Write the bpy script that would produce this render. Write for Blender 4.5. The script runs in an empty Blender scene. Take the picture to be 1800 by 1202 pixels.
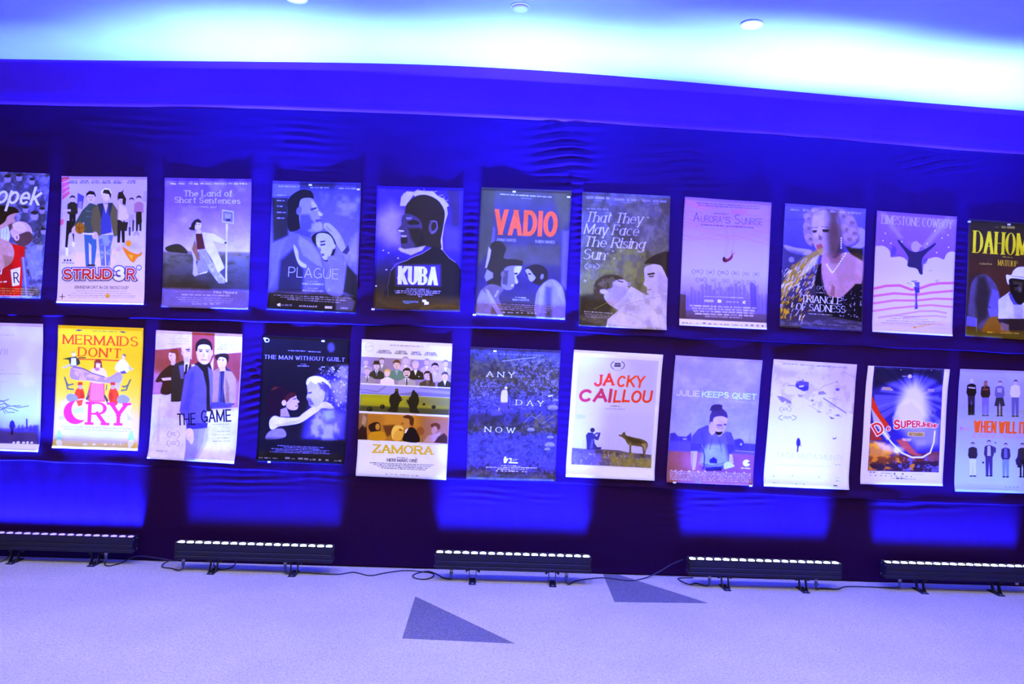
import bpy, bmesh, math, random
import numpy as np
from mathutils import Vector, Matrix

# ------------------------------------------------------------------ camera, world, lights, exposure
scene = bpy.context.scene
COL = scene.collection
cam_data = bpy.data.cameras.new('camera')
cam_data.sensor_width = 36.0
cam_data.lens = 28.0                       # 1400 px focal length at 1800 px width
cam_data.clip_start = 0.05
cam = bpy.data.objects.new('camera', cam_data)
COL.objects.link(cam)
cam.matrix_world = (Matrix.Translation((0, 0, 1.6)) @ Matrix.Rotation(math.radians(90), 4, 'X')
                    @ Matrix.Rotation(math.atan(0.0385), 4, 'Z'))
scene.camera = cam
scene.view_settings.view_transform = 'Standard'
scene.view_settings.look = 'None'
scene.view_settings.exposure = 0.0
scene.view_settings.gamma = 1.0
scene.view_settings.use_curve_mapping = False

world = bpy.data.worlds.new('world')
scene.world = world
world.use_nodes = True
world.node_tree.nodes['Background'].inputs['Color'].default_value = (0.20, 0.07, 1.0, 1)
world.node_tree.nodes['Background'].inputs['Strength'].default_value = 0.22

# the wall runs almost square to the view; s = metres along it, n = metres out of it, z = height
PHI = math.atan(0.03084)
WALL_Y = 5.561
def W(s, n=0.0, z=0.0):
    return Vector((s * math.cos(PHI) + n * math.sin(PHI), WALL_Y + s * math.sin(PHI) - n * math.cos(PHI), z))

# white spots: recessed downlights overhead, and an added unseen row aimed at the posters as front fill
ROOM_WHITE = (1.0, 0.92, 1.25)
def white_spot(name, x, y, z, power, cone, pitch, soft):
    l = bpy.data.lights.new(name, 'SPOT')
    l.energy = power; l.color = ROOM_WHITE
    l.spot_size = math.radians(cone); l.spot_blend = 1.0; l.shadow_soft_size = soft
    o = bpy.data.objects.new(name, l)
    o.location = (x, y, z); o.rotation_euler = (math.radians(pitch), 0, 0)
    COL.objects.link(o)
for _x in (-5.1, -3.4, -1.7, 0.0, 1.7, 3.4, 5.1):
    white_spot('room_downlight', _x, 3.6, 3.36, 100, 150, 0, 0.12)
    white_spot('room_downlight', _x, 2.2, 3.38, 48, 150, 0, 0.12)
    white_spot('added_front_fill', _x * 1.05, -3.0, 3.15, 900, 30, 81.5, 0.12)

# LED wall washers: centre along the wall, distance out, lean of the beam to the wall (degrees),
# output of core, halo, body and spill
BARS = [(-3.015, 0.10, 1.0, (.28, .25, .05, .85)), (-1.665, 0.195, -2.0, (1.0, 1.0, .6, .34)), (0.055, 0.25, -1.0, (1.1, 1.0, .9, 1.05)),
        (1.755, 0.225, -6.0, (1.3, .45, .10, 1.0)), (3.125, 0.165, -6.0, (1.2, .3, .07, .55))]
BAR_LEN, LED_Z = 1.035, 0.192
LED_BLUE = (0.0105, 0.024, 1.0)
# lens pattern: (lamps, half angle out of the wall, half angle along it, watts, extra lean)
LENS = [(6, 13.0, 20.0, 15500.0, 0.0), (6, 26.0, 22.0, 1900.0, -6.0), (9, 32.0, 14.0, 2300.0, 0.0), (30, 57.0, 15.0, 225.0, 26.0)]
def led_beams(bar_root, output, lean):
    for (k, wide, narrow, watts, more), gain in zip(LENS, output):
        for i in range(k):
            l = bpy.data.lights.new('led_beam', 'SPOT')
            l.energy = watts * gain; l.color = LED_BLUE
            l.spot_size = math.radians(2 * wide); l.spot_blend = 1.0; l.shadow_soft_size = 0.02
            o = bpy.data.objects.new('led_beam', l)
            o.parent = bar_root
            o.location = (-BAR_LEN / 2 + BAR_LEN * (i + .5) / k, 0, LED_Z + 0.02)
            # a spot looks along -Z: turn it upward, leaning to the wall (local +Y), narrow along the bar
            o.rotation_euler = (math.radians(180 - lean - more), 0, 0)
            o.scale = (math.tan(math.radians(narrow)) / math.tan(math.radians(wide)), 1, 1)
            COL.objects.link(o)

# ------------------------------------------------------------------ helpers
def mat(name, color, rough=0.6, metal=0.0, spec=0.5, emit=None, estr=0.0):
    m = bpy.data.materials.new(name); m.use_nodes = True
    b = m.node_tree.nodes['Principled BSDF']
    b.inputs['Base Color'].default_value = (*color, 1)
    b.inputs['Roughness'].default_value = rough
    b.inputs['Metallic'].default_value = metal
    b.inputs['Specular IOR Level'].default_value = spec
    if emit:
        b.inputs['Emission Color'].default_value = (*emit, 1)
        b.inputs['Emission Strength'].default_value = estr
    return m
def noise_tint(m, scale, c1, c2, lo=0.35, hi=0.65, detail=4.0, bump=0.0):
    nt = m.node_tree; b = nt.nodes['Principled BSDF']
    tc = nt.nodes.new('ShaderNodeTexCoord'); n = nt.nodes.new('ShaderNodeTexNoise'); r = nt.nodes.new('ShaderNodeValToRGB')
    n.inputs['Scale'].default_value = scale; n.inputs['Detail'].default_value = detail
    r.color_ramp.elements[0].position = lo; r.color_ramp.elements[1].position = hi
    r.color_ramp.elements[0].color = (*c1, 1); r.color_ramp.elements[1].color = (*c2, 1)
    nt.links.new(tc.outputs['Object'], n.inputs['Vector']); nt.links.new(n.outputs['Fac'], r.inputs['Fac'])
    nt.links.new(r.outputs['Color'], b.inputs['Base Color'])
    if bump:
        bp = nt.nodes.new('ShaderNodeBump'); bp.inputs['Strength'].default_value = bump; bp.inputs['Distance'].default_value = 0.002
        nt.links.new(n.outputs['Fac'], bp.inputs['Height']); nt.links.new(bp.outputs['Normal'], b.inputs['Normal'])
    return m
def link(name, me, m, parent=None, smooth=False):
    o = bpy.data.objects.new(name, me); COL.objects.link(o)
    if m is not None:
        for q in (m if isinstance(m, (list, tuple)) else [m]): me.materials.append(q)
    if parent is not None: o.parent = parent
    if smooth: me.polygons.foreach_set('use_smooth', [True] * len(me.polygons))
    return o
def obj(name, bm, m, parent=None, smooth=False):
    me = bpy.data.meshes.new(name); bm.normal_update(); bm.to_mesh(me); bm.free()
    return link(name, me, m, parent, smooth)
def box(bm, x0, x1, y0, y1, z0, z1, bev=0.0):
    r = bmesh.ops.create_cube(bm, size=1.0); vs = r['verts']
    for v in vs:
        v.co = Vector((x0 + (x1 - x0) * (v.co.x + .5), y0 + (y1 - y0) * (v.co.y + .5), z0 + (z1 - z0) * (v.co.z + .5)))
    if bev:
        es = list({e for v in vs for e in v.link_edges})
        bmesh.ops.bevel(bm, geom=es, offset=bev, segments=2, affect='EDGES', clamp_overlap=True)
def prism(bm, pts, y0, y1, axis='y'):
    def p(a, b, t): return Vector((a, t, b)) if axis == 'y' else (Vector((t, a, b)) if axis == 'x' else Vector((a, b, t)))
    a = [bm.verts.new(p(x, z, y0)) for x, z in pts]; b = [bm.verts.new(p(x, z, y1)) for x, z in pts]
    n = len(pts)
    bm.faces.new(a); bm.faces.new(b[::-1])
    for i in range(n): bm.faces.new((a[i], b[i], b[(i + 1) % n], a[(i + 1) % n]))
    bmesh.ops.recalc_face_normals(bm, faces=bm.faces[:])
def lathe(bm, prof, seg=24, M=None, cap=True):
    rings = []
    for r, z in prof:
        ring = [bm.verts.new((M or Matrix()) @ Vector((r * math.cos(2 * math.pi * k / seg), r * math.sin(2 * math.pi * k / seg), z))) for k in range(seg)]
        rings.append(ring)
    for a, b in zip(rings, rings[1:]):
        for k in range(seg): bm.faces.new((a[k], a[(k + 1) % seg], b[(k + 1) % seg], b[k]))
    if cap:
        bm.faces.new(rings[0][::-1]); bm.faces.new(rings[-1])
def tube(bm, pts, r, seg=8):
    pts = [Vector(p) for p in pts]; rings = []
    for i, p in enumerate(pts):
        t = (pts[min(i + 1, len(pts) - 1)] - pts[max(i - 1, 0)]).normalized()
        a = t.orthogonal().normalized() if abs(t.z) > .95 else t.cross(Vector((0, 0, 1))).normalized()
        b = t.cross(a).normalized()
        rings.append([bm.verts.new(p + r * (math.cos(2 * math.pi * k / seg) * a + math.sin(2 * math.pi * k / seg) * b)) for k in range(seg)])
    for A, B in zip(rings, rings[1:]):
        for k in range(seg): bm.faces.new((A[k], A[(k + 1) % seg], B[(k + 1) % seg], B[k]))
    bm.faces.new(rings[0][::-1]); bm.faces.new(rings[-1])
    bmesh.ops.recalc_face_normals(bm, faces=bm.faces[:])
def spline(pts, k=8):
    P = [Vector(p) for p in pts]; out = []
    for i in range(len(P) - 1):
        p0, p1, p2, p3 = P[max(i - 1, 0)], P[i], P[i + 1], P[min(i + 2, len(P) - 1)]
        for j in range(k):
            t = j / k
            out.append(.5 * ((2 * p1) + (p2 - p0) * t + (2 * p0 - 5 * p1 + 4 * p2 - p3) * t * t + (3 * p1 - p0 - 3 * p2 + p3) * t ** 3))
    return out + [P[-1]]
def empty(name, loc, rz=0.0):
    o = bpy.data.objects.new(name, None); COL.objects.link(o); o.location = loc; o.rotation_euler = (0, 0, rz); o.empty_display_size = .1
    return o
def tag(o, label, cat, group=None):
    o['label'] = label; o['category'] = cat
    if group: o['group'] = group
    return o
def struct(o): o['kind'] = 'structure'; return o
def grid_mesh(name, verts, nu, nv):
    """nu x nv vertices, row-major in v."""
    me = bpy.data.meshes.new(name)
    idx = np.arange(nu * nv).reshape(nv, nu)
    q = np.stack([idx[:-1, :-1], idx[:-1, 1:], idx[1:, 1:], idx[1:, :-1]], -1).reshape(-1, 4)
    me.vertices.add(len(verts)); me.vertices.foreach_set('co', np.asarray(verts, np.float32).ravel())
    me.loops.add(q.size); me.loops.foreach_set('vertex_index', q.ravel().astype(np.int32))
    me.polygons.add(len(q)); me.polygons.foreach_set('loop_start', np.arange(0, q.size, 4, dtype=np.int32))
    me.update(calc_edges=True)
    me.polygons.foreach_set('use_smooth', [True] * len(q))
    return me

# ------------------------------------------------------------------ the setting: floor, wall, ceiling, fascia
m_floor = mat('terrazzo', (.60, .57, .60), rough=.55, spec=.3)
def speckle(m, base, chip_a, chip_b, sc=260.0):
    nt = m.node_tree; b = nt.nodes['Principled BSDF']
    tc = nt.nodes.new('ShaderNodeTexCoord'); v = nt.nodes.new('ShaderNodeTexVoronoi'); v.inputs['Scale'].default_value = sc
    n = nt.nodes.new('ShaderNodeTexNoise'); n.inputs['Scale'].default_value = 75.0; n.inputs['Detail'].default_value = 5.0
    n2 = nt.nodes.new('ShaderNodeTexNoise'); n2.inputs['Scale'].default_value = 1.6; n2.inputs['Detail'].default_value = 3.0
    r = nt.nodes.new('ShaderNodeValToRGB')
    e = r.color_ramp.elements
    e[0].position = 0.0; e[0].color = (*chip_a, 1); e[1].position = 1.0; e[1].color = (*chip_b, 1)
    for p, c in ((.28, base), (.72, base)):
        x = r.color_ramp.elements.new(p); x.color = (*c, 1)
    sep = nt.nodes.new('ShaderNodeSeparateColor')
    nt.links.new(tc.outputs['Object'], v.inputs['Vector']); nt.links.new(tc.outputs['Object'], n.inputs['Vector']); nt.links.new(tc.outputs['Object'], n2.inputs['Vector'])
    nt.links.new(v.outputs['Color'], sep.inputs['Color']); nt.links.new(sep.outputs['Red'], r.inputs['Fac'])
    def mixm(col_in, fac_src, lo, hi):
        mr = nt.nodes.new('ShaderNodeMapRange'); mr.inputs['From Min'].default_value = .3; mr.inputs['From Max'].default_value = .7
        mr.inputs['To Min'].default_value = lo; mr.inputs['To Max'].default_value = hi
        nt.links.new(fac_src, mr.inputs['Value'])
        mx = nt.nodes.new('ShaderNodeMix'); mx.data_type = 'RGBA'; mx.blend_type = 'MULTIPLY'; mx.inputs['Factor'].default_value = 1.0
        nt.links.new(col_in, mx.inputs[6]); nt.links.new(mr.outputs['Result'], mx.inputs[7])
        return mx.outputs[2]
    c = mixm(r.outputs['Color'], n.outputs['Fac'], .86, 1.10)
    c = mixm(c, n2.outputs['Fac'], .92, 1.06)
    nt.links.new(c, b.inputs['Base Color'])
speckle(m_floor, (.60, .585, .40), (.36, .35, .27), (.72, .69, .50))
m_inlay = mat('terrazzo_dark', (.14, .15, .2), rough=.5, spec=.3)
speckle(m_inlay, (.15, .145, .085), (.11, .11, .07), (.34, .33, .24))

bm = bmesh.new(); box(bm, -8, 8, -3.5, 7.2, -0.12, 0.0)
floor = struct(obj('floor', bm, m_floor))
for quad in ([(-.558, .602), (-.564, 1.302), (.036, 1.332)], [(.70, .004), (.684, .602), (1.285, .572), (.809, .004)]):
    bm = bmesh.new()
    prism(bm, [tuple(W(s, n)[:2]) for s, n in quad], -0.03, 0.0006, axis='z')
    obj('inlay_panel', bm, m_inlay, floor)

m_plaster = mat('plaster', (.30, .29, .31), rough=.85, spec=.2)
noise_tint(m_plaster, 3.0, (.29, .28, .30), (.31, .30, .32))
m_core = mat('wall_paint', (.30, .30, .32), rough=.9)
bm = bmesh.new()
c = [W(-7, -.06), W(7, -.06), W(7, -.26), W(-7, -.26)]
prism(bm, [tuple(p[:2]) for p in c], 0.0, 3.2, axis='z')
struct(obj('wall_back', bm, m_core))

m_fascia = mat('fascia_shaded_plaster', (.07, .010, .10), rough=.8, spec=.2)  # plaster darkened and tinted violet: its dim blue light is put into the colour
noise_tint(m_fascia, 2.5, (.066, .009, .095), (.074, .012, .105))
S_ = np.linspace(-7, 7, 141)
CE_s = [-7, -3.57, -3.11, -2.43, -1.65, -1.26, -.67, -.07, .73, 1.74, 2.59, 3.09, 3.58, 7]
CE_z = [3.26, 3.402, 3.414, 3.444, 3.474, 3.490, 3.506, 3.507, 3.490, 3.449, 3.415, 3.400, 3.386, 3.25]
CT_s = [-7, -3.57, -3.1, -1.83, -.77, -.06, .74, 1.75, 2.6, 3.1, 3.6, 7]
CT_z = [2.98, 3.088, 3.098, 3.139, 3.152, 3.152, 3.145, 3.128, 3.10, 3.079, 3.066, 2.95]
def smooth(v, k=9):
    p = np.pad(v, k // 2, mode='edge'); return np.convolve(p, np.ones(k) / k, 'valid')
ceil_z = smooth(np.interp(S_, CE_s, CE_z)); top_z = np.interp(S_, CT_s, CT_z)
# fascia: a plaster band above the curtain, a small step near its foot
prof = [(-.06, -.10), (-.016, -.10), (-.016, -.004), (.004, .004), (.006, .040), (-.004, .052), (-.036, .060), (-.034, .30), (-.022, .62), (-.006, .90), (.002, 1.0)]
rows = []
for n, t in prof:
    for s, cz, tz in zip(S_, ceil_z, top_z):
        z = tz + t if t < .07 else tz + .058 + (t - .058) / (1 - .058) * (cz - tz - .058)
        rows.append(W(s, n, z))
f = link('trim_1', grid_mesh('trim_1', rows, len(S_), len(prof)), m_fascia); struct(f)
# ceiling: gently arched along the wall, runs back over the room
rows = []
for n in (-.30, .002, .4, .8, 1.2, 2.0, 4.0, 9.0):
    for s, cz in zip(S_, ceil_z): rows.append(W(s, n, cz))
for n in (9.0, -.30):
    for s, cz in zip(S_, ceil_z): rows.append(W(s, n, 3.75))
ceiling = struct(link('ceiling', grid_mesh('ceiling', rows, len(S_), 10), m_plaster))
for p in ceiling.data.polygons: p.use_smooth = False

# ------------------------------------------------------------------ ceiling fittings
m_white = mat('lamp_white', (.85, .85, .85), rough=.4)
m_lamp = mat('lamp_reflector', (.9, .9, .88), rough=.25, emit=(1.0, .95, .93), estr=1.4)
m_bulb = mat('lamp_bulb', (.9, .9, .85), rough=.3, emit=(1.0, .90, .84), estr=.75)
m_disc = mat('disc_plastic', (.62, .62, .66), rough=.5)
def downlight(x, y, z, label):
    root = empty('recessed_downlight', (x, y, z)); tag(root, label, 'ceiling light', 'recessed downlights')
    bm = bmesh.new(); lathe(bm, [(.050, -.001), (.052, -.006), (.060, -.006), (.064, .0), (.064, .002), (.050, .002)], 32, cap=False); obj('trim_ring', bm, m_white, root, True)
    bm = bmesh.new(); lathe(bm, [(.050, -.002), (.044, .004), (.034, .012), (.022, .018), (.004, .020)][::-1], 32); obj('reflector', bm, m_lamp, root, True)
    bm = bmesh.new(); lathe(bm, [(.004, -.001), (.018, .001), (.022, .006), (.020, .016)], 20); obj('bulb', bm, m_bulb, root, True)
def cz_at(x): return float(np.interp(x, S_, ceil_z))
downlight(1.299, 4.547, cz_at(1.3) - .004, 'glowing white recessed downlight alone in the violet-blue ceiling area')
downlight(-1.286, 4.480, cz_at(-1.28) - .004, 'white recessed downlight cut by the top edge, in the brightest cyan ceiling area')
root = empty('ceiling_sensor', (-.025, 4.515, cz_at(0) - .001)); tag(root, 'small unlit round sensor disc flat on the ceiling between the two downlights', 'ceiling sensor')
bm = bmesh.new(); lathe(bm, [(.026, -.022), (.040, -.020), (.046, -.012), (.047, .001)], 32); obj('cover', bm, m_disc, root, True)
bm = bmesh.new(); lathe(bm, [(.052, -.006), (.055, .0), (.055, .002)], 32); obj('base_ring', bm, m_disc, root, True)

# ------------------------------------------------------------------ curtains: three black cloth widths, one above another
m_cloth = mat('black_cloth', (.015, .0014, .016), rough=.62, spec=.05)
m_cloth.node_tree.nodes['Principled BSDF'].inputs['Sheen Weight'].default_value = 0.0
_nt = m_cloth.node_tree
_w = _nt.nodes.new('ShaderNodeTexNoise'); _w.inputs['Scale'].default_value = 420.0
_bp = _nt.nodes.new('ShaderNodeBump'); _bp.inputs['Strength'].default_value = .08; _bp.inputs['Distance'].default_value = .001
_tc = _nt.nodes.new('ShaderNodeTexCoord')
_nt.links.new(_tc.outputs['Object'], _w.inputs['Vector']); _nt.links.new(_w.outputs['Fac'], _bp.inputs['Height'])
_nt.links.new(_bp.outputs['Normal'], _nt.nodes['Principled BSDF'].inputs['Normal'])

# local puckers: (s, z, half-width s, half-width z, amplitude, wavelength, slope)
PUCKERS = [(-1.50, 2.95, .20, .12, .0018, .055, .02), (-1.35, 2.72, .20, .06, .0014, .05, .03), (-2.6, 2.98, .3, .08, .0015, .06, .03),
           (.30, 2.90, .17, .26, .006, .062, -.10), (.36, 2.86, .10, .30, .004, .05, -.06), (.46, 2.5, .06, .3, .003, .045, -.05),
           (1.12, 2.92, .26, .14, .0034, .066, -.05), (1.2, 2.75, .25, .05, .003, .05, -.04), (2.9, 2.98, .3, .06, .004, .05, -.2),
           (-.98, 2.35, .07, .22, .004, .050, .1), (-1.04, 2.2, .05, .3, .002, .04, 0), (-.32, 2.35, .05, .2, .003, .05, 0),
           (-1.75, 1.15, .10, .26, .005, .055, -.25), (-1.75, 1.3, .06, .1, .004, .04, .3), (-1.05, 1.2, .05, .3, .002, .045, 0),
           (-1.70, .57, .42, .06, .0035, .045, -.03), (-1.25, .60, .30, .05, .0035, .040, -.02), (-1.95, .52, .2, .08, .002, .05, 0),
           (-.15, .52, .18, .05, .0035, .05, 0), (.25, .54, .16, .05, .003, .045, 0), (.06, .56, .4, .04, .002, .05, 0),
           (1.42, .53, .14, .05, .004, .05, -.05), (1.75, .55, .12, .04, .003, .045, 0), (1.2, .45, .10, .12, .002, .05, 0),
           (.40, 1.1, .05, .35, .002, .05, 0), (1.8, 2.2, .05, .3, .002, .05, 0), (3.15, 2.2, .05, .3, .0025, .05, 0), (-.35, 1.1, .04, .3, .002, .05, 0),
           (2.8, .56, .4, .05, .004, .06, -.06)]
rs = np.random.RandomState(4)
def vnoise(s, z, fs, fz, seed):
    r = np.random.RandomState(seed); g = r.rand(64, 256)
    x = (s + 20) * fs; y = (z + 5) * fz
    x0 = np.floor(x).astype(int); y0 = np.floor(y).astype(int); fx = x - x0; fy = y - y0
    fx = fx * fx * (3 - 2 * fx); fy = fy * fy * (3 - 2 * fy)
    G = lambda i, j: g[j % 64, i % 256]
    return (G(x0, y0) * (1 - fx) + G(x0 + 1, y0) * fx) * (1 - fy) + (G(x0, y0 + 1) * (1 - fx) + G(x0 + 1, y0 + 1) * fx) * fy - .5
def cloth_n(s, z):
    d = .004 * vnoise(s, z, 2.2, 3.0, 1) + .0016 * vnoise(s, z, 5, 14, 2) + .0006 * vnoise(s, z, 6, 34, 3)
    for ps, pz, ws, wz, a, lam, sl in PUCKERS:
        e = np.exp(-((s - ps) / ws) ** 2 - ((z - pz) / wz) ** 2)
        d = d + a * (.8 if pz > .7 else 1.7) * e * np.sin(2 * np.pi * (z - pz + sl * (s - ps) + .02 * vnoise(s, z, 6, 3, 7)) / lam)
    return d
SEAM1_s, SEAM1_z = [-7, -3.6, -2.5, -1.3, -.2, .9, 2, 3.4, 7], [1.62, 1.645, 1.66, 1.675, 1.69, 1.675, 1.665, 1.655, 1.63]
SEAM2_s, SEAM2_z = [-7, -3.5, -1.5, 0, 1.3, 2.3, 3.3, 7], [.66, .66, .648, .632, .605, .585, .58, .57]
def curtain(name, lo, hi, hem, label, nv, seed):
    ss = np.linspace(-6.2, 6.2, 621); a, b_ = lo(ss), hi(ss)
    tt = np.linspace(0, 1, nv)
    s2 = np.repeat(ss[None, :], nv, 0); z2 = a[None, :] + (b_ - a)[None, :] * tt[:, None]
    n2 = cloth_n(s2, z2)
    if hem:   # loose lower hem: bellies out in uneven waves over the cloth below
        wave = .006 + .022 * np.clip(.5 + 1.6 * vnoise(s2, 0 * s2, 2.6, 1, seed) + .8 * vnoise(s2, 0 * s2, 7, 1, seed + 1), 0, 1.25)
        dz = (z2 - a[None, :])
        n2 = n2 + wave * np.exp(-(dz / hem) ** 2) + .004
        z2 = z2 - .012 * vnoise(s2, 0 * s2, 4.0, 1, seed + 2) * np.exp(-(dz / .05) ** 2)
    else:
        n2 = n2 + .004 * np.exp(-((z2 - a[None, :]) / .03) ** 2)
    x = s2 * math.cos(PHI) + n2 * math.sin(PHI); y = WALL_Y + s2 * math.sin(PHI) - n2 * math.cos(PHI)
    v = np.stack([x, y, z2], -1).reshape(-1, 3)
    o = link(name, grid_mesh(name, v, len(ss), nv), m_cloth)
    sol = o.modifiers.new('thickness', 'SOLIDIFY'); sol.thickness = .0012; sol.offset = -1
    return tag(o, label, 'curtain', 'stretched black curtain widths')
seam1 = lambda s: np.interp(s, SEAM1_s, SEAM1_z); seam2 = lambda s: np.interp(s, SEAM2_s, SEAM2_z)
topc = lambda s: np.interp(s, CT_s, CT_z)
curtain('curtain', lambda s: seam1(s), lambda s: topc(s), .05, 'upper black cloth width stretched behind the top row of posters', 130, 11)
curtain('curtain', lambda s: seam2(s), lambda s: seam1(s) + .05, .045, 'middle black cloth width stretched behind the bottom row of posters', 100, 21)
curtain('curtain', lambda s: 0 * s + .003, lambda s: seam2(s) + .05, 0, 'lowest black cloth width, bare of posters, down to the floor behind the light bars', 64, 31)

# ------------------------------------------------------------------ LED wall washers
m_alu = mat('black_aluminium', (.014, .012, .018), rough=.42, metal=0.0, spec=.25)
m_blk = mat('black_steel', (.012, .012, .014), rough=.5)
m_cable = mat('black_rubber', (.014, .014, .02), rough=.5)
m_grey = mat('grey_plug', (.42, .42, .46), rough=.4)
m_blue = mat('blue_plug', (.05, .07, .26), rough=.4)
m_lens = mat('led_lens', (.8, .8, .85), rough=.2, emit=(.55, .62, 1.0), estr=14.0)
m_lens_dim = mat('led_lens_tilted', (.8, .8, .85), rough=.2, emit=(.22, .12, 1.0), estr=1.6)
m_tray = mat('led_tray', (.03, .03, .05), rough=.3)
BAR_LABELS = ['black LED light bar with a dim violet strip below the yellow poster',
              'black LED light bar with white lenses standing under the poster of four people on red',
              'black LED light bar with white lenses below the dark forest poster',
              'black LED light bar on the floor below the shouting tennis player poster',
              'black LED light bar at the right, below the poster of eight standing people']
H2, D2, Z0 = .0, .042, .083
lens_mesh = {}
for bi, ((bs, bn, tilt, power), lab) in enumerate(zip(BARS, BAR_LABELS)):
    root = empty('led_light_bar', W(bs, bn, 0), PHI); tag(root, lab, 'light bar', 'LED light bars along the curtain foot')
    L2 = BAR_LEN / 2
    # local frame: x along the bar, -y to the room; extrusion with two shallow grooves and a sunken tray on top
    pr = [(-D2, Z0 + .006), (-D2 + .004, Z0), (D2 - .004, Z0), (D2, Z0 + .006), (D2, Z0 + .108), (D2 - .005, Z0 + .108), (D2 - .005, Z0 + .100),
          (-D2 + .005, Z0 + .100), (-D2 + .005, Z0 + .108), (-D2, Z0 + .108), (-D2, Z0 + .062), (-D2 + .003, Z0 + .059), (-D2 + .003, Z0 + .055), (-D2, Z0 + .052),
          (-D2, Z0 + .030), (-D2 + .003, Z0 + .027), (-D2 + .003, Z0 + .023), (-D2, Z0 + .020)]
    bm = bmesh.new(); prism(bm, pr, -L2 + .006, L2 - .006, axis='x'); obj('housing', bm, m_alu, root)
    for sx in (-1, 1):
        bm = bmesh.new(); box(bm, *sorted((sx * (L2 - .006), sx * L2)), -D2 - .001, D2 + .001, Z0 - .001, Z0 + .109, .0015); e = obj('end_cap', bm, m_alu, root)
        bm = bmesh.new()
        for yy in (-.028, .028):
            for zz in (.018, .09):
                lathe(bm, [(.0035, 0), (.0035, .002), (.002, .003)], 10, Matrix.Translation((sx * L2, yy, Z0 + zz)) @ Matrix.Rotation(sx * math.pi / 2, 4, 'Y'))
        sc_ = obj('screw', bm, m_grey, e); sc_['kind'] = 'stuff'
    bm = bmesh.new(); box(bm, -L2 + .008, L2 - .008, -D2 + .006, D2 - .006, Z0 + .1000, Z0 + .1015); obj('led_tray', bm, m_tray, root)
    key = 'dim' if bi == 0 else 'lit'
    for i in range(18):
        if key not in lens_mesh:
            bm = bmesh.new(); lathe(bm, [(.0205, 0), (.0210, .002), (.0195, .0056), (.0130, .0078), (.003, .0086)], 20)
            me = bpy.data.meshes.new('led_lens'); bm.to_mesh(me); bm.free(); lens_mesh[key] = me
            me.materials.append(m_lens_dim if bi == 0 else m_lens); me.polygons.foreach_set('use_smooth', [True] * len(me.polygons))
        o = bpy.data.objects.new('led_lens', lens_mesh[key]); COL.objects.link(o); o.parent = root
        o.location = (-L2 + BAR_LEN * (i + .5) / 18, 0, Z0 + .1014)
    # floor brackets: foot plate reaching forward, two upright cheeks and two thumb knobs
    for bx in (-.265, .265):
        bm = bmesh.new(); box(bm, bx - .024, bx + .024, -D2 - .045, D2 + .01, 0.0, .005, .001)
        br = obj('floor_bracket', bm, m_blk, root)
        for sx in (-1, 1):
            bm = bmesh.new(); prism(bm, [(-.055, .005), (-.012, .005), (.014, Z0 - .014), (.014, Z0 + .004), (-.016, Z0 + .004), (-.016, Z0 - .014)],
                                    bx + sx * .0225 - .002, bx + sx * .0225 + .002, axis='x'); obj('cheek', bm, m_blk, br)
            bm = bmesh.new(); M = Matrix.Translation((bx + sx * .0245, -.002, Z0 - .012)) @ Matrix.Rotation(sx * math.pi / 2, 4, 'Y')
            lathe(bm, [(.004, 0), (.004, .010), (.011, .010), (.012, .013), (.012, .020), (.010, .023)], 12, M); obj('knob', bm, m_blk, br)
        bm = bmesh.new(); lathe(bm, [(.006, .005), (.006, .0065), (.003, .007)], 12, Matrix.Translation((bx, -D2 - .028, 0))); obj('bolt', bm, m_grey, br)
    led_beams(root, power, tilt)
    for sx in (-1, 1):      # cable glands under the housing
        gx = {0: (-.40, .335), 1: (-.465, .205), 2: (-.407, .36), 3: (-.372, .355), 4: (-.41, .41)}[bi][0 if sx < 0 else 1]
        bm = bmesh.new(); M = Matrix.Translation((gx, -.018, Z0 - .020)); lathe(bm, [(.0085, 0), (.011, .003), (.011, .012), (.008, .014), (.008, .021)], 14, M)
        obj('cable_gland', bm, m_grey, root, True)

# ------------------------------------------------------------------ power cables on the floor
def gland(bi, side):
    bs, bn, _, _ = BARS[bi]
    gx = {0: (-.40, .335), 1: (-.465, .205), 2: (-.407, .36), 3: (-.372, .355), 4: (-.41, .41)}[bi][side]
    return (bs + gx, bn + .018)
R_C = .0042
def cable(pts, label, plug_ends=()):
    """pts: (s, n, z) path; plug_ends: 0 / -1 ends that rise into a gland through a blue plug."""
    P = [W(s, n, z) for s, n, z in pts]
    root = empty('power_cable', (P[0].x, P[0].y, 0)); tag(root, label, 'cable', 'black power cables of the light bars')
    off = Vector((P[0].x, P[0].y, 0))
    bm = bmesh.new(); tube(bm, [p - off for p in spline(P, 8)], R_C, 8); obj('lead', bm, m_cable, root, True)
    for e in plug_ends:
        p = P[e] - off; bm = bmesh.new()
        lathe(bm, [(.0045, -.034), (.008, -.030), (.0095, -.026), (.0095, -.010), (.011, -.009), (.011, -.001), (.008, 0)], 14, Matrix.Translation(p)); obj('plug', bm, m_blue, root, True)
    return root
g = .0045
def up(bi, side):
    s, n = gland(bi, side); return [(s, n, .022), (s, n, .061)]
s0, n0 = gland(0, 1)
cable([(-3.75, .17, g), (-3.55, .20, g), (-3.40, .18, g), (-3.345, .11, .012), (-3.33, .075, .05)], 'black cable curling at the left edge under the violet light bar')
cable([up(0, 1)[1], up(0, 1)[0], (s0 + .01, n0 + .035, .008), (s0 + .05, .165, g), (s0 + .09, .09, g), (-2.56, .04, .02), (-2.50, .02, .035), (-2.42, .022, .03), (-2.32, .03, .02), (-2.26, .04, .016), (-2.205, .06, .03)],
      'black cable rising along the curtain foot from the violet bar to the next bar', (0,))
s1, n1 = gland(1, 0)
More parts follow.
